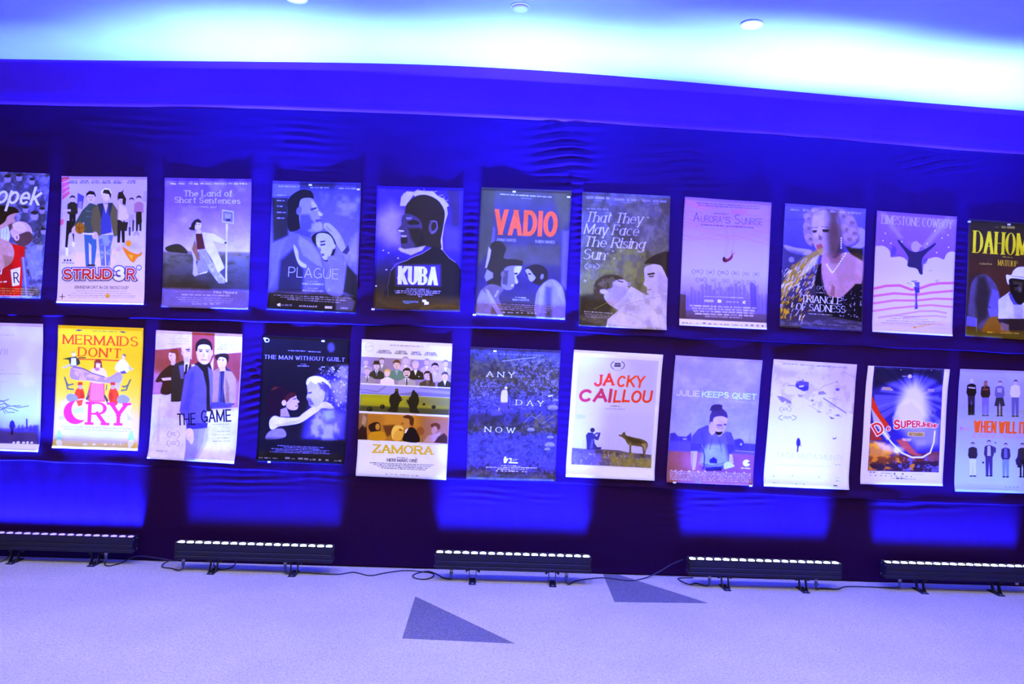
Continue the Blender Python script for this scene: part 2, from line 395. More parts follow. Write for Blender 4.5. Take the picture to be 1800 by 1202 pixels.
cable([up(1, 0)[1], up(1, 0)[0], (s1 - .02, n1 + .02, .009), (s1 - .09, .18, g), (s1 - .155, .16, g), (s1 - .17, .11, .012), (s1 - .14, .09, .030)], 'short black loop of cable beneath the left end of the four-people poster bar', (0,))
cable([(-1.96, .10, .05), (-1.955, .13, .02), (-1.90, .17, g), (-1.85, .14, g), (-1.825, .09, .02), (-1.83, .07, .05)], 'small black cable loop behind the first bracket of the four-people poster bar')
s1, n1 = gland(1, 1); s2_, n2_ = gland(2, 0)
cable([up(1, 1)[1], up(1, 1)[0], (s1 + .02, n1 + .02, .009), (s1 + .10, .195, g), (-1.124, .208, g), (-1.014, .150, g), (-.897, .212, g), (-.80, .14, g), (-.684, .075, g), (-.56, .085, g), (-.487, .12, g), (-.475, .19, g), (-.52, .255, g), (-.585, .245, g), (-.613, .185, g), (-.575, .11, g), (-.51, .105, .0135), (-.44, .17, .009), (s2_ - .06, n2_ - .06, g), (s2_ - .012, n2_ - .015, .010)] + up(2, 0),
      'long black cable with a ring loop lying between the second and third light bars', (0, -1))
s2_, n2_ = gland(2, 1); s3_, n3_ = gland(3, 0)
cable([up(2, 1)[1], up(2, 1)[0], (s2_ + .015, n2_ + .015, .008), (s2_ + .07, .20, g), (.58, .14, g), (.705, .105, g), (.853, .155, g), (.96, .10, g), (1.06, .055, .03), (1.17, .06, .10), (1.23, .12, .15)],
      'black cable crossing the dark floor triangle at the curtain and climbing to the right', (0,))
cable([up(3, 0)[1], up(3, 0)[0], (s3_ - .02, n3_ - .01, .008), (s3_ - .07, .17, g), (s3_ - .12, .20, g), (s3_ - .16, .14, g), (s3_ - .17, .07, g), (s3_ - .12, .05, g), (s3_ - .06, .06, .01)], 'short black cable loop under the left end of the tennis player poster bar', (0,))
s3_, n3_ = gland(3, 1); s4_, n4_ = gland(4, 0)
cable([up(3, 1)[1], up(3, 1)[0], (s3_ + .015, n3_ - .01, .008), (2.17, .205, g), (2.27, .21, g), (2.36, .145, g), (2.50, .135, g), (2.62, .14, g), (s4_ - .03, n4_ - .03, .008)] + up(4, 0), 'black cable linking the two right-hand light bars', (0, -1))
# ------------------------------------------------------------------ poster prints: a small painter and a stroke alphabet
GL = {
'A': (1, '0,0 .5,1 1,0|.17,.33 .83,.33'), 'B': (.9, '0,0 0,1|0,1 .5,1|@.5,.765,.42,.235,90,-90|0,.53 .5,.53|@.5,.265,.5,.265,90,-90|.5,0 0,0'),
'C': (.95, '@.52,.5,.52,.5,48,312'), 'D': (1, '0,0 0,1|0,1 .4,1|@.4,.5,.6,.5,90,-90|.4,0 0,0'), 'E': (.78, '0,0 0,1|0,1 1,1|0,0 1,0|0,.52 .85,.52'),
'F': (.74, '0,0 0,1|0,1 1,1|0,.5 .82,.5'), 'G': (1, '@.5,.5,.5,.5,50,320|.6,.44 1,.44|1,.44 1,.06'), 'H': (.98, '0,0 0,1|1,0 1,1|0,.5 1,.5'),
'I': (.0, '.5,0 .5,1'), 'J': (.62, '1,1 1,.28|@.5,.28,.5,.28,0,-170'), 'K': (.92, '0,0 0,1|1,1 .05,.4|.32,.6 1,0'), 'L': (.74, '0,0 0,1|0,0 1,0'),
'M': (1.25, '0,0 0,1 .5,.12 1,1 1,0'), 'N': (1, '0,0 0,1 1,0 1,1'), 'O': (1.05, '@.5,.5,.5,.5,0,360'), 'P': (.85, '0,0 0,1|0,1 .5,1|@.5,.73,.5,.27,90,-90|.5,.46 0,.46'),
'Q': (1.05, '@.5,.5,.5,.5,0,360|.6,.25 1,-.02'), 'R': (.92, '0,0 0,1|0,1 .5,1|@.5,.74,.45,.26,90,-90|.5,.48 0,.48|.5,.48 1,0'),
'S': (.85, '@.5,.755,.46,.245,30,270|@.5,.255,.5,.255,90,-150'), 'T': (.85, '0,1 1,1|.5,1 .5,0'), 'U': (.95, '0,1 0,.32|@.5,.32,.5,.32,180,360|1,.32 1,1'),
'V': (.95, '0,1 .5,0 1,1'), 'W': (1.35, '0,1 .26,0 .5,.85 .74,0 1,1'), 'X': (.9, '0,0 1,1|0,1 1,0'), 'Y': (.9, '0,1 .5,.48 1,1|.5,.48 .5,0'), 'Z': (.85, '0,1 1,1 0,0 1,0'),
'1': (.4, '.1,.8 .6,1 .6,0'), '2': (.8, '@.5,.72,.48,.28,165,-30|.9,.55 0,0 1,0'), '3': (.8, '@.45,.765,.45,.235,150,-90|@.45,.265,.52,.265,90,-150'), '7': (.75, '0,1 1,1 .35,0'), '8': (.8, '@.5,.76,.42,.24,0,360|@.5,.26,.5,.26,0,360'),
'9': (.8, '@.5,.7,.5,.3,0,360|1,.7 .8,0'), '5': (.8, '.9,1 .12,1 .08,.58|@.45,.3,.52,.3,120,-150'),
'a': (.75, '@.46,.33,.46,.33,0,360|.95,.66 .95,0'), 'b': (.75, '0,0 0,1|@.5,.33,.5,.33,0,360'), 'c': (.68, '@.52,.33,.5,.33,50,310'), 'd': (.75, '@.46,.33,.46,.33,0,360|.95,1 .95,0'),
'e': (.72, '@.5,.33,.5,.33,0,315|.02,.35 .98,.35'), 'f': (.42, '.4,0 .4,.8|@.8,.8,.4,.2,180,60|.05,.66 .9,.66'), 'g': (.75, '@.46,.36,.46,.30,0,360|.95,.66 .95,-.08|@.48,-.08,.47,.22,0,-150'),
'h': (.72, '0,0 0,1|@.5,.38,.5,.28,180,0|1,.38 1,0'), 'i': (.0, '.5,0 .5,.66|.5,.9 .5,.93'), 'k': (.7, '0,0 0,1|.9,.66 0,.24|.28,.4 1,0'), 'l': (.0, '.5,0 .5,1'), 'm': (1.1, '0,0 0,.66|@.25,.40,.25,.26,180,0|.5,.4 .5,0|@.75,.40,.25,.26,180,0|1,.4 1,0'),
'n': (.72, '0,0 0,.66|@.5,.38,.5,.28,180,0|1,.38 1,0'), 'o': (.76, '@.5,.33,.5,.33,0,360'), 'p': (.75, '0,.66 0,-.3|@.5,.33,.5,.33,0,360'), 'r': (.48, '0,0 0,.66|@.6,.34,.6,.32,180,70'),
's': (.6, '@.5,.5,.44,.165,30,270|@.5,.168,.5,.168,90,-150'), 't': (.45, '.4,.9 .4,.16|@.7,.16,.3,.16,180,300|.0,.66 .9,.66'), 'u': (.72, '0,.66 0,.28|@.5,.28,.5,.28,180,360|1,.66 1,0'),
'v': (.7, '0,.66 .5,0 1,.66'), 'w': (1.05, '0,.66 .25,0 .5,.6 .75,0 1,.66'), 'y': (.75, '0,.66 .5,0|1,.66 .4,-.3'), 'x': (.7, '0,0 1,.66|0,.66 1,0'), 'z': (.65, '0,.66 1,.66 0,0 1,0'), 'j': (.0, '.5,.66 .5,-.3'), 'q': (.75, '1,.66 1,-.3|@.5,.33,.5,.33,0,360'), "'": (.15, '.5,1 .3,.76'), '"': (.3, '.1,1 .05,.76|.9,1 .8,.76'), '.': (.0, '.5,0 .5,.02'), '-': (.4, '0,.4 1,.4'), '~': (.8, '0,.3 .5,.5 1,.3'), '`': (.01, '.2,1 .8,.9')}
def glyph(ch):
    w, d = GL[ch]; segs = []; ends = []
    for part in d.split('|'):
        if part[0] == '@':
            cx, cy, rx, ry, a0, a1 = map(float, part[1:].split(','))
            a = np.radians(np.linspace(a0, a1, max(4, int(abs(a1 - a0) / 15))))
            p = [(cx + rx * math.cos(t), cy + ry * math.sin(t)) for t in a]; kind = 0
        else:
            p = [tuple(map(float, q.split(','))) for q in part.split()]; kind = 1
            ends += [(p[0], p[1]), (p[-1], p[-2])]
        segs += [(a, b, kind) for a, b in zip(p, p[1:])]
    return w, segs, ends

def hexc(c): return np.array([int(c[i:i + 2], 16) / 255 for i in (0, 2, 4)], np.float32)
PW, PH = 330, 490
class Art:
    """Paints a print; coordinates are those of a measured drawing whose four corners are given."""
    def __init__(self, corners, bg='808080', seed=1):
        self.c = np.zeros((PH, PW, 3), np.float32); self.c[:] = hexc(bg); self.seed = seed
        src = np.array(corners, float); dst = np.array([(0, 0), (PW, 0), (PW, PH), (0, PH)], float)
        A = []; B = []
        for (x, y), (u, v) in zip(src, dst):
            A += [[x, y, 1, 0, 0, 0, -u * x, -u * y], [0, 0, 0, x, y, 1, -v * x, -v * y]]; B += [u, v]
        self.h = np.append(np.linalg.solve(np.array(A), np.array(B)), 1).reshape(3, 3)
        self.k = PW / np.hypot(*(src[1] - src[0]))
        self.yy, self.xx = np.mgrid[0:PH, 0:PW].astype(np.float32) + .5
    def pt(self, p):
        p = np.atleast_2d(np.array(p, float)); q = np.c_[p, np.ones(len(p))] @ self.h.T; return q[:, :2] / q[:, 2:]
    def pts(self, s):
        return self.pt([tuple(map(float, q.split(','))) for q in s.split()]) if isinstance(s, str) else self.pt(s)
    def _win(self, p, m):
        x0 = int(max(0, math.floor(p[:, 0].min() - m))); x1 = int(min(PW, math.ceil(p[:, 0].max() + m)))
        y0 = int(max(0, math.floor(p[:, 1].min() - m))); y1 = int(min(PH, math.ceil(p[:, 1].max() + m)))
        return (slice(y0, y1), slice(x0, x1)) if x1 > x0 and y1 > y0 else None
    def put(self, w, m, col, a=1.0):
        c = hexc(col) if isinstance(col, str) else col
        m = (m * a)[..., None]; self.c[w] = self.c[w] * (1 - m) + c * m
    def segd(self, X, Y, a, b):
        d = b - a; L = d @ d + 1e-9; t = np.clip(((X - a[0]) * d[0] + (Y - a[1]) * d[1]) / L, 0, 1)
        return np.hypot(X - a[0] - t * d[0], Y - a[1] - t * d[1])
    def P(self, col, s, b=2.0, a=1.0, sm=0):
        """filled polygon; b = soft edge in drawing units; sm = rounded outline"""
        p = self.pts(s)
        if sm:
            n = len(p); q = []
            for i in range(n):
                p0, p1, p2, p3 = p[i - 1], p[i], p[(i + 1) % n], p[(i + 2) % n]
                for j in range(4):
                    t = j / 4; q.append(.5 * ((2 * p1) + (p2 - p0) * t + (2 * p0 - 5 * p1 + 4 * p2 - p3) * t * t + (3 * p1 - p0 - 3 * p2 + p3) * t ** 3))
            p = np.array(q)
        bl = max(1.0, b * self.k); w = self._win(p, bl)
        if not w: return
        X, Y = self.xx[w], self.yy[w]; ins = np.zeros(X.shape, bool); d = np.full(X.shape, 1e9, np.float32)
        for a0, b0 in zip(p, np.roll(p, -1, 0)):
            d = np.minimum(d, self.segd(X, Y, a0, b0))
            if a0[1] != b0[1]:
                ins ^= ((a0[1] > Y) != (b0[1] > Y)) & (X < (b0[0] - a0[0]) * (Y - a0[1]) / (b0[1] - a0[1]) + a0[0])
        m = np.clip(.5 + np.where(ins, d, -d) / bl, 0, 1); m = m * m * (3 - 2 * m)
        self.put(w, m, col, a)
    def E(self, col, cx, cy, rx, ry, rot=0, b=2.0, a=1.0):
        t = np.radians(np.arange(0, 360, 15)); r = math.radians(rot)
        x, y = rx * np.cos(t), ry * np.sin(t)
        self.P(col, np.c_[cx + x * math.cos(r) - y * math.sin(r), cy + x * math.sin(r) + y * math.cos(r)], b, a)
    def L(self, col, wd, s, b=1.5, a=1.0):
        p = self.pts(s); hw = wd * self.k / 2; bl = max(1.0, b * self.k); w = self._win(p, hw + bl)
        if not w: return
        X, Y = self.xx[w], self.yy[w]; d = np.full(X.shape, 1e9, np.float32)
        for a0, b0 in zip(p, p[1:]): d = np.minimum(d, self.segd(X, Y, a0, b0))
        self.put(w, np.clip(.5 + (hw - d) / bl, 0, 1), col, a)
    def grad(self, stops):
        """vertical gradient over the whole sheet: [(0..1, colour)]"""
        v = (self.yy[:, 0] / PH)
        for k in range(3): self.c[..., k] = np.interp(v, [s[0] for s in stops], [hexc(s[1])[k] for s in stops])[:, None]
    def noise(self, fx, fy, seed):
        r = np.random.RandomState(seed + self.seed * 101); out = 0; amp = 1; tot = 0
        for o in range(3):
            nx, ny = int(fx * 2 ** o) + 2, int(fy * 2 ** o) + 2; g = r.rand(ny, nx)
            x = self.xx[0] / PW * (nx - 1.001); y = self.yy[:, 0] / PH * (ny - 1.001)
            x0 = x.astype(int); y0 = y.astype(int); tx = x - x0; ty = (y - y0)[:, None]; tx = tx * tx * (3 - 2 * tx); ty = ty * ty * (3 - 2 * ty)
            G = (g[y0][:, x0] * (1 - tx) + g[y0][:, x0 + 1] * tx) * (1 - ty) + (g[y0 + 1][:, x0] * (1 - tx) + g[y0 + 1][:, x0 + 1] * tx) * ty
            out = out + amp * G; tot += amp; amp *= .6
        return out / tot
    def N(self, col, s=None, f=(8, 10), lo=.45, hi=.65, a=1.0, seed=0, b=10):
        """mottling of one colour inside a polygon"""
        m = np.clip((self.noise(*f, seed) - lo) / (hi - lo), 0, 1)
        if s is not None:
            keep = self.c.copy(); self.c[:] = 0; self.P('ffffff', s, b); msk = self.c[..., 0].copy(); self.c[:] = keep; m = m * msk
        self.put((slice(0, PH), slice(0, PW)), m, col, a)
    def T(self, text, col, x0, y0, x1, y1, h, w=.14, hc=1.0, serif=0, slant=0, sp=.28, grow=0, a=1.0, b=1.0, jit=0):
        """lettering from baseline point (x0,y0) to (x1,y1), cap height h"""
        p, q = self.pt([(x0, y0), (x1, y1)]); d = q - p; L = np.hypot(*d); ex = d / L; ey = np.array([ex[1], -ex[0]])
        H = h * self.k; sw = w * H; gl = []; tot = 0
        for ch in text:
            if ch == ' ': gl.append(None); tot += .55; continue
            g = glyph(ch); gl.append(g); tot += g[0] + w + sp * .5
        tot -= sp * .5; xs = (L - 0) / tot; cur = 0; rr = random.Random(len(text) * 7)
        for g in gl:
            if g is None: cur += .55 * xs; continue
            gw, segs, ends = g; gx = cur + w * xs / 2; gwid = gw * xs; cur += (gw + w + sp * .5) * xs
            hwb = sw / 2 * (min(1, xs / H * 1.05) if xs < H else 1); hw0 = hwb + grow * self.k; ins_ = 2 * hwb * hc
            jy = (rr.random() - .5) * jit * H; js = 1 + (rr.random() - .5) * jit
            def M(pnt):
                yy = ins_ / 2 + pnt[1] * (H - ins_) if 0 <= pnt[1] <= 1 else pnt[1] * H
                yy = yy * js + jy
                return p + ex * (gx + pnt[0] * gwid + slant * (yy - H * .3)) + ey * yy
            S = [(M(a_), M(b_), k_, a_, b_) for a_, b_, k_ in segs]
            allp = np.array([s[0] for s in S] + [s[1] for s in S]); mr = hw0 * 2.2 + 3 + serif * H * .2
            win = self._win(allp, mr)
            if not win: continue
            X, Y = self.xx[win], self.yy[win]; D = np.full(X.shape, 1e9, np.float32)
            for A, B, kd, a_, b_ in S:
                v = B - A; l = np.hypot(*v) + 1e-6; v = v / l
                hor = abs(v @ ex) if kd else abs((np.array(b_) - np.array(a_)) @ np.array([1, 0])) / (np.hypot(*(np.array(b_) - np.array(a_))) + 1e-9)
                hw = hw0 * (1 + (hc - 1) * (hor ** 2 if kd == 0 else (1 if hor > .9 else 0)))
                rx, ry = X - A[0], Y - A[1]; al = rx * v[0] + ry * v[1]; pe = np.abs(-rx * v[1] + ry * v[0])
                if kd: dd = np.maximum(pe - hw, np.abs(al - l / 2) - l / 2 - hw * (1.35 if .1 < hor < .9 else .95))
                else: dd = np.hypot(np.maximum(np.abs(al - l / 2) - l / 2, 0), pe) - hw
                D = np.minimum(D, dd)
            if serif:
                Hs = min(H, xs * 1.05)
                for e, o in ends:
                    dx, dy = o[0] - e[0], o[1] - e[1]; E0 = M(e)
                    st = max(.55, serif * Hs * .05)
                    if abs(dy) > abs(dx) * .6 and (e[1] <= .01 or abs(e[1] - 1) < .01 or abs(e[1] - .66) < .01):
                        off = ey * (-(ins_ / 2) + st if e[1] <= .01 else (ins_ / 2) - st)
                        c0 = E0 + off; rx, ry = X - c0[0], Y - c0[1]
                        D = np.minimum(D, np.maximum(np.abs(rx * ex[0] + ry * ex[1]) - hw0 - serif * Hs * .10, np.abs(rx * ey[0] + ry * ey[1]) - st))
                    elif abs(dx) > abs(dy) * 3 and e[0] > .8:
                        s_ = -1 if e[1] > .7 else 1
                        c0 = E0 + ey * s_ * serif * H * .08; rx, ry = X - c0[0], Y - c0[1]
                        D = np.minimum(D, np.maximum(np.abs(rx * ex[0] + ry * ex[1]) - st * 1.1, np.abs(rx * ey[0] + ry * ey[1]) - serif * Hs * .11))
            # flat caps: cut at cap line and baseline
            ly = (X - p[0]) * ey[0] + (Y - p[1]) * ey[1]
            if min(min(s[3][1], s[4][1]) for s in S) >= 0 and not jit: D = np.maximum(D, np.maximum(ly - H - grow * self.k, -ly - grow * self.k))
            self.put(win, np.clip(.5 - D / max(1.0, b * self.k), 0, 1), col, a)
    def M(self, x0, y0, x1, y1, h, col, a=.8, seed=0):
        """a line of fine print too small to read"""
        r = random.Random(seed + self.seed * 17 + int(y0)); x = 0.0; L = math.hypot(x1 - x0, y1 - y0)
        while x < L:
            wl = min(L - x, h * r.uniform(1.2, 5)); t0, t1 = x / L, (x + wl) / L
            A_, B_ = (x0 + (x1 - x0) * t0, y0 + (y1 - y0) * t0), (x0 + (x1 - x0) * t1, y0 + (y1 - y0) * t1)
            self.P(col, [(A_[0], A_[1] - h), (B_[0], B_[1] - h), B_, A_], 1.5, a * r.uniform(.55, 1))
            x += wl + h * r.uniform(.4, .9)
    def block(self, x0, y0, x1, y1, dy, n, h, col, a=.7, seed=0):
        for i in range(n):
            k = (i % 3) * .04 * (x1 - x0) if i else 0
            self.M(x0 + k, y0 + dy * i, x1 - k, y1 + dy * i, h, col, a, seed + i)
    def head(self, skin, hair, x, y, r, rot=0, shade=None):
        """a plain small face with a cap of hair"""
        self.E(skin, x, y, r * .78, r, rot, 2)
        self.P(hair, [(x - r * .9, y + r * .05), (x - r * .85, y - r * .7), (x - r * .2, y - r * 1.2), (x + r * .6, y - r * 1.05), (x + r * .92, y - r * .4), (x + r * .85, y + r * .05), (x + r * .6, y - r * .45), (x - r * .3, y - r * .55), (x - r * .7, y - r * .3)], 2)
        if r > 14:
            for sx in (-.32, .32): self.E(shade or hair, x + sx * r, y - r * .05, r * .13, r * .07, 0, 1.5, .8)
            self.L(shade or hair, r * .1, [(x - r * .22, y + r * .5), (x + r * .22, y + r * .5)], 2, .7)
            self.L(shade or hair, r * .1, [(x, y), (x + r * .06, y + r * .25)], 2, .35)
    def laurel(self, x, y, w, h, col, a=.7):
        for s in (-1, 1):
            self.L(col, w * .05, [(x + s * w * .30, y - h * .5), (x + s * w * .46, y - h * .25), (x + s * w * .5, y), (x + s * w * .44, y + h * .3), (x + s * w * .28, y + h * .5)], 1.5, a)
        self.M(x - w * .22, y - h * .12, x + w * .22, y - h * .12, h * .18, col, a); self.M(x - w * .25, y + h * .2, x + w * .25, y + h * .2, h * .2, col, a, 5)

    def tex(self, amt, seed=50):
        self.c *= (1 + amt * (self.noise(7, 10, seed) - .5) + amt * .5 * (self.noise(40, 60, seed + 1) - .5))[..., None]

# prints are seen under the white lamps plus the blue wash; this is the paper under white light
PAPER_E = np.array([.85, .82, 2.6], np.float32)
def print_material(name, art):
    c = np.clip(art.c, 0, 1); lin = np.where(c <= .04045, c / 12.92, ((c + .055) / 1.055) ** 2.4) / PAPER_E
    lin[..., 2] = .85 * np.where(c[..., 2] <= .04045, c[..., 2] / 12.92, ((c[..., 2] + .055) / 1.055) ** 2.4) ** 2.3; lin = np.clip(lin, 0.0015, .85); srgb = np.where(lin <= .0031308, lin * 12.92, 1.055 * lin ** (1 / 2.4) - .055)
    im = bpy.data.images.new(name, PW, PH); px = np.ones((PH, PW, 4), np.float32); px[..., :3] = srgb[::-1]
    im.pixels.foreach_set(px.ravel()); im.update(); im.pack()
    m = bpy.data.materials.new(name); m.use_nodes = True; nt = m.node_tree; b = nt.nodes['Principled BSDF']
    t = nt.nodes.new('ShaderNodeTexImage'); t.image = im; t.extension = 'EXTEND'; nt.links.new(t.outputs['Color'], b.inputs['Base Color'])
    b.inputs['Roughness'].default_value = .36; b.inputs['Specular IOR Level'].default_value = .04
    return m
m_back = mat('poster_back', (.7, .7, .7), rough=.7)
m_tape = mat('clear_tape', (.75, .75, .78), rough=.15, spec=.8)
def poster(quad, lift, art, label, group, sides=.006, seed=0, tapes=(), foot=0.0):
    """a paper sheet on the curtain; quad = measured corners (s, z) TL TR BR BL; lift = how far (mm) the top edge curls out, left to right"""
    nu, nv = 34, 40; (tl, tr, br, bl) = [np.array(q, float) for q in quad]; cen = (tl + tr + br + bl) / 4
    u = np.linspace(0, 1, nu)[None, :]; v = np.linspace(0, 1, nv)[:, None]         # v = 0 at the foot
    P = ((bl[None, None] * (1 - u)[..., None] + br[None, None] * u[..., None]) * (1 - v)[..., None]
         + (tl[None, None] * (1 - u)[..., None] + tr[None, None] * u[..., None]) * v[..., None])
    lf = np.interp(u[0], np.linspace(0, 1, len(lift)), np.array(lift) / 1000.0); lf = smooth(lf, 5)
    wav = vnoise(P[..., 0], P[..., 1], 5, 3, 40 + seed)
    n = .0095 + .004 * wav + lf[None, :] * np.exp(-((1 - v) / .10) ** 2) + sides * (np.exp(-(u / .05) ** 2) + np.exp(-((1 - u) / .05) ** 2)) * (.5 + vnoise(0 * P[..., 0], P[..., 1], 1, 4, 60 + seed)) \
        + foot * np.exp(-(v / .06) ** 2) * np.clip(vnoise(P[..., 0], 0 * P[..., 1], 7, 1, 80 + seed) + .5, 0, 1) + 0 * u
    for sm_, g_ in ((seam1(P[..., 0]), .031), (seam2(P[..., 0]), .033)):
        n = n + g_ * np.exp(-np.clip((P[..., 1] - sm_ - .02) / .075, 0, 9) ** 2) * (P[..., 1] > sm_ - .03)
    x = P[..., 0] * math.cos(PHI) + n * math.sin(PHI); y = WALL_Y + P[..., 0] * math.sin(PHI) - n * math.cos(PHI)
    org = W(cen[0], 0, cen[1]); V = np.stack([x - org.x, y - org.y, P[..., 1] - org.z], -1).reshape(-1, 3)
    name = 'film_poster'; me = grid_mesh(name, V, nu, nv)
    uv = me.uv_layers.new(name='print'); ids = np.empty(len(me.loops), np.int32); me.loops.foreach_get('vertex_index', ids)
    UV = np.stack([np.broadcast_to(u, (nv, nu)), np.broadcast_to(v, (nv, nu))], -1).reshape(-1, 2)
    uv.data.foreach_set('uv', UV[ids].astype(np.float32).ravel())
    o = link(name, me, [print_material('poster_print', art), m_back, m_back]); o.location = org
    sol = o.modifiers.new('paper', 'SOLIDIFY'); sol.thickness = .0007; sol.offset = -1; sol.material_offset = 1; sol.material_offset_rim = 2
    tag(o, label, 'poster', group)
    for tu, tv in tapes:
        i = min(nv - 1, int(tv * (nv - 1))); j = min(nu - 1, int(tu * (nu - 1))); c = Vector(V[i * nu + j]); bm = bmesh.new()
        box(bm, c.x - .011, c.x + .011, c.y - .0022, c.y - .0008, c.z - .006, c.z + .006, .0004); obj('tape', bm, m_tape, o)
    return o
G1, G2 = 'film posters of the top row', 'film posters of the bottom row'
# ------------------------------------------------------------------ the posters, top row
def art_opek():
    a = Art([(-276, 41), (392, 68), (318, 1045), (-350, 1030)], '4a4496', 1)
    a.N('8078cc', f=(14, 20), lo=.42, hi=.66, a=.7); a.N('2c2464', f=(10, 14), lo=.48, hi=.7, seed=2, a=.7); a.N('a89ee8', f=(26, 36), lo=.56, hi=.72, seed=3, a=.5)
    for x, y, r in ((270, 400, 30), (330, 360, 22), (310, 640, 26), (200, 350, 22), (340, 520, 22), (60, 110, 26), (150, 100, 24), (250, 130, 22)):
        a.E('8f80c8', x, y, r, r * 1.25, 0, 8); a.E('2a2256', x, y - r * .9, r, r * .5, 0, 8); a.E('3c3a80', x, y + r * 2.6, r * 1.5, r * 1.6, 0, 14, .7)
    a.P('8f94c8', '190,660 330,600 330,860 250,900 215,800', 20, .6)
    a.P('c4cdf4', '0,480 70,460 80,560 60,620 0,640', 8)
    for x in (10, 30, 52): a.L('7a80c0', 5, [(x, 480), (x - 8, 620)], 3, .6)
    a.P('b98aa8', '-20,380 60,385 135,372 110,410 120,440 70,470 10,500 -20,520', 5, sm=1)
    a.P('271a3e', '-30,330 60,322 125,338 148,370 110,378 60,400 40,440 0,470 -30,480', 5, sm=1)
    a.P('c81428', '70,610 130,625 195,640 180,800 162,1030 -350,1020 -330,900 0,820 80,760', 4)
    a.P('7a1030', '0,800 90,770 120,840 90,1020 0,1020', 30, .5)
    a.P('b784a0', '-40,590 40,588 90,620 112,690 90,760 40,800 -40,830', 6, sm=1); a.P('8a5a80', '20,700 100,720 90,770 40,800', 18, .6)
    a.E('cfa6dc', 165, 520, 88, 78, 25, 4); a.E('e2c4ee', 150, 485, 55, 36, 20, 16, .8)
    a.P('54356c', '110,560 160,540 225,520 255,560 235,610 180,635 120,610', 10, sm=1); a.E('d9b0d8', 130, 565, 22, 28, 0, 4); a.E('9a6a98', 132, 568, 9, 14, 0, 4)
    a.P('4a2a5c', '60,470 90,455 100,490 75,520', 8, .7)
    a.P('5c58c0', '165,720 195,730 235,1035 190,1040', 6); a.P('9690f0', '172,720 186,722 215,1030 203,1035', 4, .8)
    a.P('d8ccec', '82,820 160,798 150,940 95,950', 3); a.T('R', '241838', 108, 925, 150, 920, 85, w=.2)
    a.T('opek', 'd9d6fb', -30, 300, 312, 318, 148, w=.24, slant=.22, sp=.2, b=2)
    a.P('f0e8ff', '0,850 20,800 10,860', 3)
    for i in range(4): a.M(-60 + i * 8, 968 + i * 18, 295 - i * 14, 978 + i * 18, 8, 'd8c8f0', .6, i)
    a.M(-40, 925, 60, 918, 12, 'f0e4ff', .8)
    return a
